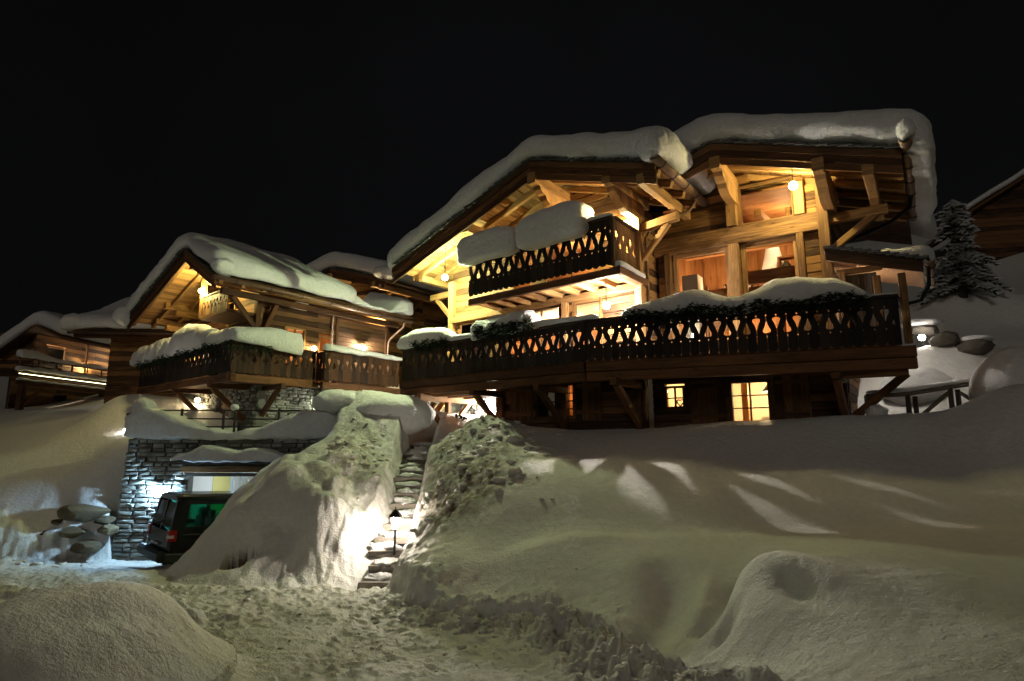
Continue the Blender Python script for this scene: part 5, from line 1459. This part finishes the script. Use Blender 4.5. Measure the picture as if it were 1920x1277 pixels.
# ------------------------------------------------------------------ stone steps dug out of the snow
st = thing("stone_steps", (-2.67, 12.2, -2.7), "narrow flight of snowy stone steps dug between two snow banks", "steps")
cum = [0]
for a, b in zip(STAIR, STAIR[1:]): cum.append(cum[-1] + math.hypot(*(b - a)[:2]))
def along(s):
    x = np.interp(s, cum, STAIR[:, 0]); y = np.interp(s, cum, STAIR[:, 1]); z = np.interp(s, cum, STAIR[:, 2]); return Vector((x, y, z))
ns = 16
for k in range(ns):
    s = (k + .15) / ns * cum[-2]
    c = along(s); t = (along(min(cum[-1], s + .2)) - along(max(0, s - .2))); t.z = 0; t.normalize()
    sd = Vector((t.y, -t.x, 0)); w = R.uniform(.31, .38); dp = cum[-2] / ns + .1; c = c + sd * R.uniform(-.05, .05) + Vector((0, 0, R.uniform(-.03, .02)))
    mb = MB(); cc = []
    for i in range(8):
        cc.append(c + sd * ((-w, w)[i & 1] + R.uniform(-.06, .06)) + t * ((-.02, dp)[i >> 1 & 1] + R.uniform(-.04, .04)) + Vector((0, 0, (-.12, 0)[i >> 2 & 1] + R.uniform(-.012, .012))))
    mb.hexa(cc, (2 * w, dp, .1)); sp = mb.build("step", STEP, st)
    o = blob("step_snow", SNOW, c + t * (dp * .62) + sd * R.uniform(-.08, .08) + Vector((0, 0, .0)), (w * R.uniform(.8, 1.05), dp * R.uniform(.42, .62), R.uniform(.08, .13)), .55, 2.2, 3, k * 3.1)
    o.parent = sp; o.location = Vector(o.location) - ORG[sp]
# ------------------------------------------------------------------ lamps lit in the place, plus one added fill lamp
FLOOD = (.84, 1.0, .52); WARM = (1.0, .78, .42); NEUT = (1.0, .92, .80); COOL = (.44, .73, 1.0)
def glow_shell(parent, c, r, colr):  # added glowing shell that widens the bright disc of a lamp
    m, nt, N, K, b = new_mat("lamp_glow_shell")
    N.remove(b)
    t = N.new("ShaderNodeBsdfTransparent"); e = N.new("ShaderNodeEmission"); e.inputs[0].default_value = (*colr, 1); e.inputs[1].default_value = 26.0
    mx = N.new("ShaderNodeMixShader"); mx.inputs[0].default_value = .35
    K.new(t.outputs[0], mx.inputs[1]); K.new(e.outputs[0], mx.inputs[2]); K.new(mx.outputs[0], N["Material Output"].inputs[0])
    return ico(MB(), c, r, 2).build("glow_shell", m, parent)
def wall_lamp(c, back, label, colr, watt, r=.05, name="wall_lamp", cat="lamp", group="lit wall lamps on the chalets", hood=True, rod=0, glow=.105):
    """Bulb on a short iron bracket; back points to the wall it is fixed to."""
    c = Vector(c); back = Vector(back).normalized()
    t = thing(name, c, label, cat, group)
    if rod:
        MB().tube([c + Vector((0, 0, r + .015)), c + Vector((0, 0, rod))], .012, 6).build("hanging_rod", IRON, t)
        bulb(t, c, r, colr, watt)
        if glow: glow_shell(t, c, glow, colr)
        return t
    MB().tube([c + back * (r + .02), c + back * .22], .014, 6).build("bracket", IRON, t)
    MB().beam(c + back * .22, c + back * .245, .11, .16, ch=.01).build("back_plate", IRON, t)
    if hood:
        sd = back.cross(Vector((0, 0, 1)))
        h = MB()
        h.hexa([c + sd * ((-.09, .09)[i & 1]) + back * ((-.04, .1)[i >> 1 & 1]) + Vector((0, 0, (r + .035, r + .05)[i >> 2 & 1])) for i in range(8)], (.18, .14, .02))
        h.build("hood", IRON, t)
    bulb(t, c, r, colr, watt)
    if glow: glow_shell(t, c, glow, colr)
    return t
wall_lamp(M.P(-5.62, .32, 5.20), M.V, "blazing floodlight under the far end of the upper balcony's gable", FLOOD, 1450, .03, "flood_lamp", hood=False, rod=1.1)
wall_lamp(M.P(.62, 1.22, 5.72), M.V, "bright lamp behind the upper balcony's corner railing", (1.0, .82, .42), 700)
wall_lamp(M.P(.22, .72, 3.46), M.V, "star-bright lamp hanging over the deck under the upper balcony", NEUT, 900, .018, rod=.6)
wall_lamp(W.P(-1.78, .42, 5.98), W.V, "floodlight hidden behind a purlin of the glazed gable", (1.0, .84, .36), 300, .04, "flood_lamp", hood=False, rod=.45)
wall_lamp(W.P(-1.05, 1.1, 3.52), W.V, "white lamp peeping over the deck snow beside the side door", NEUT, 260)
wall_lamp(M.P(-5.75, 2.9, 1.12), M.V, "dazzling lamp in the timber porch under the deck", NEUT, 700, .12)
wall_lamp(L.P(-3.45, .14, 5.62), L.V, "blazing lamp on a post under the second chalet's gable", (1.0, .84, .30), 520, .09, "flood_lamp", hood=False)
wall_lamp(L.P(-.98, 6.2, 3.92), -L.U, "star-bright lamp on the second chalet's side wall", NEUT, 330)
wall_lamp(L.P(-.99, 3.75, 3.6), -L.U, "lamp between the second chalet's side window and glazed door", WARM, 80)
wall_lamp((-10.45, 18.12, -1.46), (0, 1, 0), "cold bright lamp on the stone wall beside the garage opening", COOL, 420)
wall_lamp(L.P(-5.4, 1.1, 1.62), L.V, "lamp on the stone base under the corner balcony", WARM, 60)
wall_lamp(L.P(-.75, 4.0, 1.4), -L.U, "lamp on the stone base by the terrace door", (.9, 1.0, .72), 36)

wall_lamp(L.P(-6.9, 1.12, 3.75), L.V, "warm wall lamp behind the corner balcony's front rail", WARM, 110)  # fill lamp added to light the rail's cut-outs from behind
# lantern beside the steps
lp = Vector((-2.42, 12.85, -2.12))
lan = thing("lantern", lp, "glowing post lantern standing in the snow beside the stone steps", "lantern")
MB().tube([lp + Vector((0, 0, -.3)), lp + Vector((0, 0, .30))], [.03, .022], 8).build("post", IRON, lan)
MB().lathe(lp + Vector((0, 0, .29)), [(.03, 0), (.09, .02), (.09, .035)], 4).build("base_plate", IRON, lan)
lt_ = MB().lathe(lp + Vector((0, 0, .56)), [(.165, 0), (.15, .03), (.05, .13), (.015, .15), (.02, .19), (.0, .21)], 4).build("lamp_roof", IRON, lan)
for k in range(4):
    a = math.pi / 4 + k * math.pi / 2
    d0 = Vector((math.cos(a), math.sin(a), 0))
    MB().tube([lp + d0 * .08 + Vector((0, 0, .32)), lp + d0 * .135 + Vector((0, 0, .565))], .008, 5).build("corner_bar", IRON, lan)
MB().lathe(lp + Vector((0, 0, .335)), [(.055, 0), (.092, .21), (.03, .215)], 4).build("glass_body", emit("lantern_glow", (1, .88, .72), 430.0), lan)

def globe(c, label, r, watt, ground_z, colr=NEUT):
    c = Vector(c)
    t = thing("globe_lamp", (c.x, c.y, ground_z), label, "lamp")
    MB().tube([(c.x, c.y, ground_z), (c.x, c.y, c.z - r + .01)], .02, 6).build("post", IRON, t)
    bulb(t, c, r, colr, watt, "globe")
    return t
globe(W.P(-4.30, .55, 2.62), "white globe lamp standing on the deck behind the fretted boards", .085, 90, 1.99)
globe((10.55, 15.15, 2.62), "path lamp glowing behind the snowy rocks by the deck's near end", .08, 16, 2.0)
globe((10.95, 13.75, .95), "path lamp behind the log fence lighting the snow drift", .08, 34, .2)
globe((-13.3, 20.8, .35), "low lamp lighting the trodden snow left of the terrace rail", .07, 50, -.2)

# ------------------------------------------------------------------ sloping snowy boards beside the porch
sb = thing("board_stack", M.P(-7.6, 1.4, -.2), "steep row of snowy grey boards leaning beside the lit porch", "boards")
for k in range(7):
    a = Vector((-5.35 + .30 * k, 19.6 + .10 * k, -.55 + .02 * k)); b = a + Vector((1.15, .8, 1.75))
    MB().beam(a, b, .07, .24, (1, -.3, 0)).build("board", WOOD_GREY if k < 5 else WOOD_LIGHT, sb)
    if k in (1, 2, 3, 5):
        mb = MB(); mb.beam(a.lerp(b, .15) + Vector((-.02, -.02, .14)), a.lerp(b, .85 - .1 * (k % 2)) + Vector((-.02, -.02, .14)), .10, .07, (1, -.3, 0), .02); mb.build("board_snow", SNOW, sb)
# stone back wall of the porch and its door
pw = thing("porch_wall", M.P(-5.8, 3.3, .4), "stone back wall of the bright porch with an orange plank door", "wall")
stone_wall(pw, face_pt(M, 3.2), -7.6, -4.3, -.6, 1.9, [(-5.35, -4.55, -.6, 1.25)], 12, (.2, .5), limit=70)
for k in range(5):
    MB().pbox(face_pt(M, 3.2), -5.35 + .16 * k + .003, -5.35 + .16 * (k + 1) - .003, .08, .12, -.6, 1.25).build("door_board", WOOD_LIGHT, pw)
pb = thing("bush", M.P(-5.55, 1.0, .25), "small dark clipped bush in front of the porch lamp", "bush")
mb = MB()
for _ in range(260):
    d = Vector((R.gauss(0, 1), R.gauss(0, 1), R.gauss(0, 1))).normalized() * R.uniform(.1, .27); c = M.P(-5.55, 1.0, .58) + Vector((d.x, d.y, d.z * .9))
    s_ = d.cross(Vector((R.random(), R.random(), R.random()))).normalized() * .05
    i = len(mb.v); mb.v += [c - s_, c + d * .3, c + s_]; mb.face([i, i + 1, i + 2])
mb.build("foliage", NEEDLE, pb)
MB().tube([M.P(-5.55, 1.0, .1), M.P(-5.55, 1.0, .6)], .025, 6).build("stem", BARK, pb)

# ------------------------------------------------------------------ boulders beside the garage
def boulder(c, rad, label, seed, mat=ROCK, rz=0):
    bm = bmesh.new(); bmesh.ops.create_icosphere(bm, subdivisions=3, radius=1)
    P = np.array([v.co[:] for v in bm.verts]); F = np.array([[v.index for v in f.verts] for f in bm.faces]); bm.free()
    P = P * (1 + .22 * fbm(P * 1.1 + seed, 3))[:, None]
    rs = np.random.RandomState(int(seed * 10))
    for _ in range(7):   # hewn flats
        nrm = rs.normal(size=3); nrm /= np.linalg.norm(nrm); t = P @ nrm; lim = rs.uniform(.62, .85)
        P = P - np.maximum(0, t - lim)[:, None] * nrm * .9
    P *= np.array(rad); cs, sn = math.cos(rz), math.sin(rz)
    P = np.stack([P[:, 0] * cs - P[:, 1] * sn, P[:, 0] * sn + P[:, 1] * cs, P[:, 2]], 1)
    me = grid_mesh("boulder", P, F, mat, smooth=False)
    return tag(link("boulder", me, None, Vector(c)), label, "boulder", "boulders beside the garage wall")
boulder((-12.6, 18.14, -2.07), (0.74, 0.47, 0.28), "large mossy slab-like boulder on top of the heap by the garage", 1.3, rz=.2)
boulder((-11.95, 18.12, -2.30), (0.31, 0.27, 0.14), "squat boulder under the big slab, against the garage wall", 2.7)
boulder((-12.6, 17.84, -2.58), (0.41, 0.30, 0.16), "oval boulder half sunk in snow below the slab", 3.9, rz=.25)
boulder((-11.68, 17.97, -2.54), (0.26, 0.27, 0.20), "boulder touching the foot of the garage wall", 5.1)
boulder((-13.15, 18.02, -2.34), (0.26, 0.23, 0.12), "thin flat boulder at the edge of the heap", 6.6)
boulder((-12.05, 17.62, -2.96), (0.41, 0.32, 0.20), "lowest dark boulder of the heap beside the lane", 7.7)
boulder((-13.35, 17.77, -2.62), (0.16, 0.16, 0.09), "smallest boulder, alone at the heap's outer edge", 8.8)

tag(blob("snow_drift", SNOW, (-3.55, 18.0, .75), (1.25, .75, .62), .10, .9, 4, 36.), "big smooth snow hump at the head of the stone steps", "snow")
# ------------------------------------------------------------------ uphill side: log fence, snowy rocks, drift, tree
fn_ = thing("log_fence", (9.3, 13.2, .5), "low log fence with snow-capped top rail behind the snow bank", "fence")
fpts = [Vector((7.9, 13.35, .98)), Vector((8.75, 13.25, 1.02)), Vector((9.6, 13.1, 1.16)), Vector((10.35, 12.95, 1.28)), Vector((10.75, 12.9, 1.3))]
for a, b in zip(fpts, fpts[1:]):
    MB().tube([a, b], .05, 8).build("rail", WOOD_GREY, fn_)
for q in fpts[:-1]:
    for dx in (0, .16):
        MB().tube([(q.x + dx, q.y, -.2), (q.x + dx + .01, q.y, q.z + (.02 if dx == 0 else -.05))], .05, 8).build("post", WOOD_GREY, fn_)
for a, b in ((1, 2), (2, 3), (3, 4)):
    p_, q_ = fpts[a], fpts[b]
    MB().tube([Vector((p_.x + .2, p_.y - .02, .5)), Vector((q_.x - .05, q_.y - .02, q_.z - .12))] if a == 1 else [Vector((p_.x + .2, p_.y - .02, p_.z - .12)), Vector((q_.x - .05, q_.y - .02, .62))], .042, 8).build("brace", WOOD_GREY, fn_)
def frs(x, y, z):
    t = (x + 1) / 2 * 3.999; k = int(min(3, t)); p_ = fpts[k].lerp(fpts[k + 1], t - k)
    return p_ + Vector((0, y * .07, .045 + (z + 1) * .045))
tag(snow_body("rail_snow", SNOW, (60, 6, 4), (1, 1, 1), .5, frs, amp=.018, freq=3., seed=5.), "thin ribbon of snow on the log fence's top rail", "snow")
def uprock(c, rad, label, seed, cap=True):
    o = boulder(c, rad, label, seed, DARKROCK); o['group'] = "rocks by the deck's near end"
    return o
uprock((10.85, 14.75, 2.5), (.34, .3, .24), "round grey rock lit from below by the path lamp", 11.1)
uprock((11.45, 14.6, 2.25), (.46, .4, .26), "broad dark rock next to the path lamp rock", 12.4)
uprock((10.85, 15.6, 2.9), (.42, .4, .2), "upper rock under a snow cap behind the path lamp", 13.2)
tag(blob("snow_lump", SNOW, (10.9, 15.6, 3.06), (.5, .42, .15), .16, 1.2, 3, 21.), "snow cap on the upper rock behind the path lamp", "snow", "snow caps by the deck's near end")
tag(blob("snow_lump", SNOW, (11.5, 14.65, 2.48), (.42, .36, .10), .16, 1.2, 3, 22.), "snow cap on the broad dark rock", "snow", "snow caps by the deck's near end")
tag(blob("snow_drift", SNOW, (10.75, 12.5, 1.12), (1.05, .75, .82), .10, .9, 4, 24.), "mushroom-shaped snow drift at the end of the log fence", "snow")
tag(blob("snow_drift", SNOW, (9.75, 14.3, 1.25), (.85, .5, .5), .12, .9, 4, 26.), "shaded snow heap between log fence and path lamp", "snow")
tag(blob("snow_lump", SNOW, (7.85, 12.95, .60), (.22, .18, .15), .2, 1.6, 3, 27.), "small snow clump on the bank crest under the deck's near end", "snow")

def fir(name, base, h, rad, label, seed, snow=True):
    rr = random.Random(seed)
    base = Vector(base)
    t = thing(name, base, label, "tree")
    MB().tube([base - Vector((0, 0, .3)), base + Vector((0, 0, h * .5)), base + Vector((0, 0, h))], [.16, .09, .015], 8).build("trunk", BARK, t)
    nd, sn = MB(), MB()
    z = .45
    while z < h - .1:
        k = 1 - z / h
        r_ = rad * (k ** .85) + .08
        for b in range(int(6 + 7 * k)):
            a = rr.uniform(0, 2 * math.pi); zj = rr.uniform(-.12, .12); ln = r_ * rr.uniform(.45, 1.25)
            d = Vector((math.cos(a), math.sin(a), 0)); s_ = Vector((-d.y, d.x, 0))
            n = max(3, int(ln / .13))
            for i in range(1, n + 1):
                q = i / n
                c = base + d * ln * q + Vector((0, 0, z + zj + .12 * k - .42 * ln * q * q + rr.uniform(-.04, .04)))
                for sg in (-1, 1):
                    wl2 = (.10 + .20 * (1 - q)) * (.6 + k) * rr.uniform(.7, 1.2)
                    tip = c + s_ * sg * wl2 + d * .12 - Vector((0, 0, .07 + rr.uniform(0, .05)))
                    j = len(nd.v); nd.v += [c - d * .05, tip, c + d * .10]; nd.face([j, j + 1, j + 2])
                    if snow and rr.random() < .97:
                        up = Vector((0, 0, .05)); j = len(sn.v)
                        m_ = c.lerp(tip, .97)
                        sn.v += [c - d * .09 + up, m_ - d * .10 + up, m_ + d * .10 + up, c + d * .13 + up, c + up * 2.2]
                        for e, f in ((0, 1), (1, 2), (2, 3), (3, 0)): sn.face([j + e, j + f, j + 4], None, True)
        z += .20 + .10 * k
    nd.build("crown", NEEDLE, t)
    if sn.v: sn.build("crown_snow", SNOW, t)
    return t
fir("fir_tree", (17.3, 22.3, ground(17.3, 22.3) - .1), 4.1, 1.25, "snow-laden fir tree on the dark slope behind the chalets", 3)

# ------------------------------------------------------------------ neighbours further off
def plain_chalet_roof(root, fr, ur, zr, ul, zl, u2, z2, v0, v1, T, label, seed, n=(50, 36, 8)):
    rf, zf = roof(root, fr, ur, zr, ul, zl, u2, z2, v0, v1, WOOD_OLD, rafters=2, slate_n=(8, 8), under=False)
    roof_snow("roof_snow", label, fr, zf, ur, ul - .15, u2 + .2, v0 - .12, v1, T, SNOW, n=n, r=.36, amp=.05, seed=seed)
    return rf, zf
K2 = Fr(-6.75, 30, 66, 36)
mid = thing("chalet", (-8.8, 31, 2), "chalet peeping out behind the second one under a domed snow roof", "chalet", "snow-covered chalets")
m2, m2z = plain_chalet_roof(mid, K2, -3.4, 9.25, -6.8, 8.2, .1, 8.30, 0, 6, .95, "domed snow on the roof peeping out behind the second chalet", 91.)
plank_wall(mid, face_pt(K2, 1.3), -5.9, -.9, 3, 8.9, [], .25, lambda u: m2z(u) - .2, WOOD)
plank_wall(mid, side_pt(K2, -.9), 1.35, 6, 3, 8.0, [], .25, None, WOOD)
for u, z in ((-3.4, 8.8), (-.5, 8.05), (-5.2, 8.3)):
    MB().beam(K2.P(u, -.1, z), K2.P(u, 1.5, z), .26, .3).build("purlin", WOOD_LIGHT, m2)
MB().beam(K2.P(-.1, 0, 7.9), K2.P(-.1, 6, 7.9), .2, .3).build("wall_plate", WOOD_LIGHT, mid)
for v in (.9, 2.1, 3.3): MB().beam(K2.P(-.9, v, 7.3), K2.P(-.1, v, 7.85), .16, .16).build("brace", WOOD_LIGHT, mid)
gutter(mid, K2.P(.22, -.3, 8.22), K2.P(.22, 6, 8.15), .12, COPPER, 3)
tag(blob("snow_lump", SNOW, K2.P(.35, -.15, 8.55), (.62, .5, .36), .12, 1.1, 3, 31.), "greenish-lit snow lump on the gutter end between the two big chalets", "snow", "snow lumps on gutter ends")
wall_lamp(K2.P(-1.2, 1.0, 6.6), K2.V, "lamp below the eaves of the chalet peeping out behind", WARM, 700)

# long low house joining towards the far neighbour
K3 = Fr(-20.6, 27.6, 95, 5)
lk = thing("house", (-17.5, 28.5, 1), "dark boarded house with a long snowy roof behind the second chalet's eave", "house")
plank_wall(lk, face_pt(K3, .7), 1.2, 8.6, .2, 5.2, [], .24, None, WOOD_OLD)
plank_wall(lk, side_pt(K3, 1.2, 1), .75, 6, .2, 5.2, [], .24, None, WOOD_OLD)
rb = MB(); rb.hexa([K3.P((.2, 9)[i & 1], (-.3, 4.0)[i >> 1 & 1], (5.0 + .42 * ((-.3, 4.0)[i >> 1 & 1] + .3)) + (0, .12)[i >> 2 & 1]) for i in range(8)], (8.8, 4, .12)); rb = rb.build("roof", WOOD_OLD, lk)
MB().beam(K3.P(.2, -.15, 4.84), K3.P(9, -.15, 4.84), .16, .2).build("eave_beam", WOOD_DECK, rb)
gutter(lk, K3.P(.1, -.42, 4.98), K3.P(9, -.42, 4.98), .1, COPPER, 5)
tag(snow_body("roof_snow", SNOW, (50, 34, 8), (4.6, 2.3, .5), .42, lambda x, y, z: K3.P(4.5 + x, 1.8 + y, 5.15 + .42 * (2.1 + y) + (z + .5) * (.62 + .3 * smooth((y + 1) / 2))), amp=.06, freq=.7, seed=95.), "smooth snow on the long dark house's roof", "snow", "snow lying on the chalet roofs")
tag(blob("snow_lump", SNOW, K3.P(.1, -.2, 5.45), (.55, .5, .42), .2, 1.0, 3, 41.), "curling snow lip at the long house's roof corner", "snow", "snow lumps on gutter ends")

# far neighbour with the light strip
FL = Fr(-28.2, 34, 176, -88)
fl = thing("chalet", (-28.5, 37, 1.2), "far chalet with a strip of light under its snowy balcony", "chalet", "snow-covered chalets")
fpt = face_pt(FL, 1.3)
plank_wall(fl, fpt, 2.3, 9.0, 4.0, 6.5, [(3.1, 4.6, 4.1, 5.9)], .24, None, WOOD)
plank_wall(fl, fpt, 1.0, 9.0, .5, 3.7, [(4.0, 5.2, .6, 3.0)], .24, None, WOOD_OLD)
plank_wall(fl, lambda s, d, z: FL.P(2.3 + d, s, z), 1.4, 4.5, 3.9, 6.6, [], .24, None, WOOD)
window(fl, fpt, 3.1, 4.6, 4.1, 5.9, 1, 1, WOOD)
window(fl, fpt, 4.0, 5.2, .6, 3.0, 2, 2, WOOD_OLD)
room(fl, fpt, 2.8, 5.4, .2, 2.2, 4.0, 6.2, PLASTER, WOOD_ROOM); point(fl, FL.P(3.8, 2.6, 5.5), 300, (1, .74, .44))
fb = MB(); fb.box(FL, -.1, 8.9, .0, 1.3, 3.86, 3.98); fb = fb.build("balcony", WOOD_OLD, fl, "balcony with a light strip under its edge")
MB().beam(FL.P(-.1, .02, 4.72), FL.P(8.9, .02, 4.72), .1, .08).build("handrail", WOOD_OLD, fb)
for k in range(8): MB().beam(FL.P(.0 + k * 1.25, .02, 3.98), FL.P(.0 + k * 1.25, .02, 4.7), .08, .08, FL.V).build("post", WOOD_OLD, fb)
MB().beam(FL.P(-.1, .05, 4.3), FL.P(8.9, .05, 4.3), .06, .1).build("rail", WOOD_OLD, fb)
MB().beam(FL.P(-.12, .03, 3.42), FL.P(8.9, .03, 3.42), .14, .5).build("fascia_board", WOOD_OLD, fb)
MB().beam(FL.P(-.08, -.08, 3.80), FL.P(8.9, -.08, 3.80), .03, .03).build("light_strip", emit("strip_glow", (1, .94, .5), 6.0), fb)
for (u, z1_) in ((.6, 3.2), (6.8, 3.2)):
    MB().beam(FL.P(u, .25, 0), FL.P(u, .25, z1_), .3, .3, FL.V).build("post", WOOD_DECK, fl)
MB().beam(FL.P(.7, .25, 2.0), FL.P(2.0, .25, 3.1), .18, .18).build("brace", WOOD_DECK, fl)
fr2, fz = None, None
rb = MB(); rb.hexa([FL.P((1.6, 9)[i & 1], (-.7, .9)[i >> 1 & 1], 6.15 + .45 * ((-.7, .9)[i >> 1 & 1] + .7) + (0, .1)[i >> 2 & 1]) for i in range(8)], (7.4, 1.6, .1)); frf = rb.build("roof", WOOD_OLD, fl)
rb = MB(); rb.hexa([FL.P((1.6, 9)[i & 1], (.9, 3.4)[i >> 1 & 1], 6.87 - .75 * ((.9, 3.4)[i >> 1 & 1] - .9) + (0, .1)[i >> 2 & 1]) for i in range(8)], (7.4, 2.5, .1)); rb.build("roof", WOOD_OLD, fl)
for u in (4.9, 7.6): MB().beam(FL.P(u, .1, 4.0), FL.P(u, .1, 6.25), .1, .1, FL.V).build("post", WOOD, fl)
zfl = lambda v: 6.3 + (.45 * (v + .7) if v < .9 else .72 - .75 * (v - .9))
tag(snow_body("roof_snow", SNOW, (40, 40, 8), (3.8, 2.15, .5), .42, lambda x, y, z: FL.P(5.4 + x, 1.35 + y, (zfl(1.35 + y - .3) + zfl(1.35 + y) + zfl(1.35 + y + .3)) / 3 + .02 + (z + .5) * 1.0), amp=.05, freq=.7, seed=97.), "thick upright snow slab on the far chalet's roof", "snow", "snow lying on the chalet roofs")
rail_snow("wavy snow on the far chalet's balcony rail", FL.P(-.2, 0, 0), FL.P(9, 0, 0), -Vector((1, 0, 0)), 4.76, [(0, .35, .1), (.12, .42, .1), (.25, .2, .05), (.5, .12, .02), (.6, .25, .05), (.8, .1, 0), (1, .08, 0)], .4, nd=(70, 8, 6), amp=.05, seed=99.)
rail_snow("low snow on the far chalet's balcony floor edge", FL.P(-.2, 0, 0), FL.P(9, 0, 0), -Vector((1, 0, 0)), 4.0, [(0, .2, .05), (.4, .26, .05), (1, .14, 0)], .35, nd=(60, 8, 5), amp=.05, seed=100.)
rail_snow("thin snow line on the ledge under the light strip", FL.P(-.2, -.12, 0), FL.P(9, -.12, 0), -Vector((1, 0, 0)), 3.42, [(0, .1, 0), (1, .08, 0)], .22, nd=(60, 6, 4), amp=.03, seed=101.)
wall_lamp(FL.P(6.2, .98, 4.9), FL.V, "small sconce fanning light up the far chalet's wall", WARM, 260)
wall_lamp(FL.P(8.6, .2, 5.75), FL.V, "white lamp under the far chalet's eave end", NEUT, 160)
# dark neighbour up the slope
NR = Fr(31.6, 40, 78, 20)
nr = thing("chalet", (35, 41, 11), "unlit dark chalet high on the slope behind the fir", "chalet", "snow-covered chalets")
plank_wall(nr, face_pt(NR, .6), .5, 11, 10.4, 19, [], .32, lambda u: 15.6 + .62 * u - .25 if u < 5.6 else 19.07 - .62 * (u - 5.6) - .25, WOOD_OLD)
rb = MB()
for (a, b) in ((-.3, 5.6), (5.6, 11.5)):
    zz = lambda u: 15.6 + .62 * u if u < 5.6 else 19.07 - .62 * (u - 5.6)
    rb.hexa([NR.P((a, b)[i & 1], (-.2, 8)[i >> 1 & 1], zz((a, b)[i & 1]) + (-.16, 0)[i >> 2 & 1]) for i in range(8)], (6, 8, .16))
rb.build("roof", WOOD_OLD, nr)
tag(snow_body("roof_snow", SNOW, (50, 24, 6), (6.0, 4.3, .5), .45, lambda x, y, z: NR.P(5.6 + x, 3.9 + y, 19.07 - .62 * math.sqrt(x * x + .2) + .12 + (z + .5) * .45), amp=.05, freq=.6, seed=103.), "snow on the unlit dark chalet's roof up the slope", "snow", "snow lying on the chalet roofs")

# ------------------------------------------------------------------ loose snow: clods thrown up by the plough and the shovel
def clods(name, label, spots, mat):
    bm = bmesh.new(); bmesh.ops.create_icosphere(bm, subdivisions=2, radius=1)
    P = np.array([v.co[:] for v in bm.verts]); F = np.array([[v.index for v in f.verts] for f in bm.faces]); bm.free()
    VV, FF, n = [], [], 0
    xs = np.array([s[0] for s in spots]); ys = np.array([s[1] for s in spots])
    hz = terrain(xs, ys)[0]
    for i, (x, y, r_) in enumerate(spots):
        q = P * (1 + .32 * fbm(P * 1.5 + i * 1.7, 2))[:, None] * np.array([r_ * R.uniform(.8, 1.5), r_ * R.uniform(.8, 1.5), r_ * R.uniform(.5, .8)])
        VV.append(q + np.array([x, y, hz[i] + r_ * .05])); FF.append(F + n); n += len(P)
    me = grid_mesh(name, np.concatenate(VV), np.concatenate(FF), mat)
    return tag(link(name, me), label, "snow", None, 'stuff')
sp_ = []
for _ in range(320):
    t = R.random(); k = int(R.uniform(21, 25.99)); a, b = ROAD[k], ROAD[k + 1]
    p_ = a + (b - a) * t
    sp_.append((p_[0] + R.gauss(-.12, .22), p_[1] + R.gauss(-.15, .22), abs(R.gauss(0, .022)) + .010))
for _ in range(150):
    sp_.append((R.uniform(-3.2, 1.0), R.uniform(6.6, 9.6), abs(R.gauss(0, .010)) + .007))
for _ in range(60):
    sp_.append((-14 + R.gauss(0, 1.6), 16.6 + R.gauss(0, .5), abs(R.gauss(0, .035)) + .015))
for _ in range(40):
    sp_.append((R.uniform(-9.5, -4.4), R.uniform(9.6, 11.6), abs(R.gauss(0, .03)) + .015))
clods("snow_clods", "loose clods of ploughed snow scattered along the lane", sp_, SNOW_R)
sp_ = [(-.9 + R.gauss(0, .9), 13.6 + R.gauss(0, 1.3), abs(R.gauss(0, .045)) + .025) for _ in range(130)] + [(-3.9 + R.gauss(0, .5), 15.6 + R.gauss(0, .9), abs(R.gauss(0, .04)) + .02) for _ in range(60)]
sp_ = [s for s in sp_ if min(float(seg_dist(np.array([s[0]]), np.array([s[1]]), STAIR[i], STAIR[i + 1])[0][0]) for i in range(len(STAIR) - 1)) > .6]
clods("dirty_snow_clods", "earthy lumps of shovelled snow on the heaps beside the steps", sp_, SNOW_R)
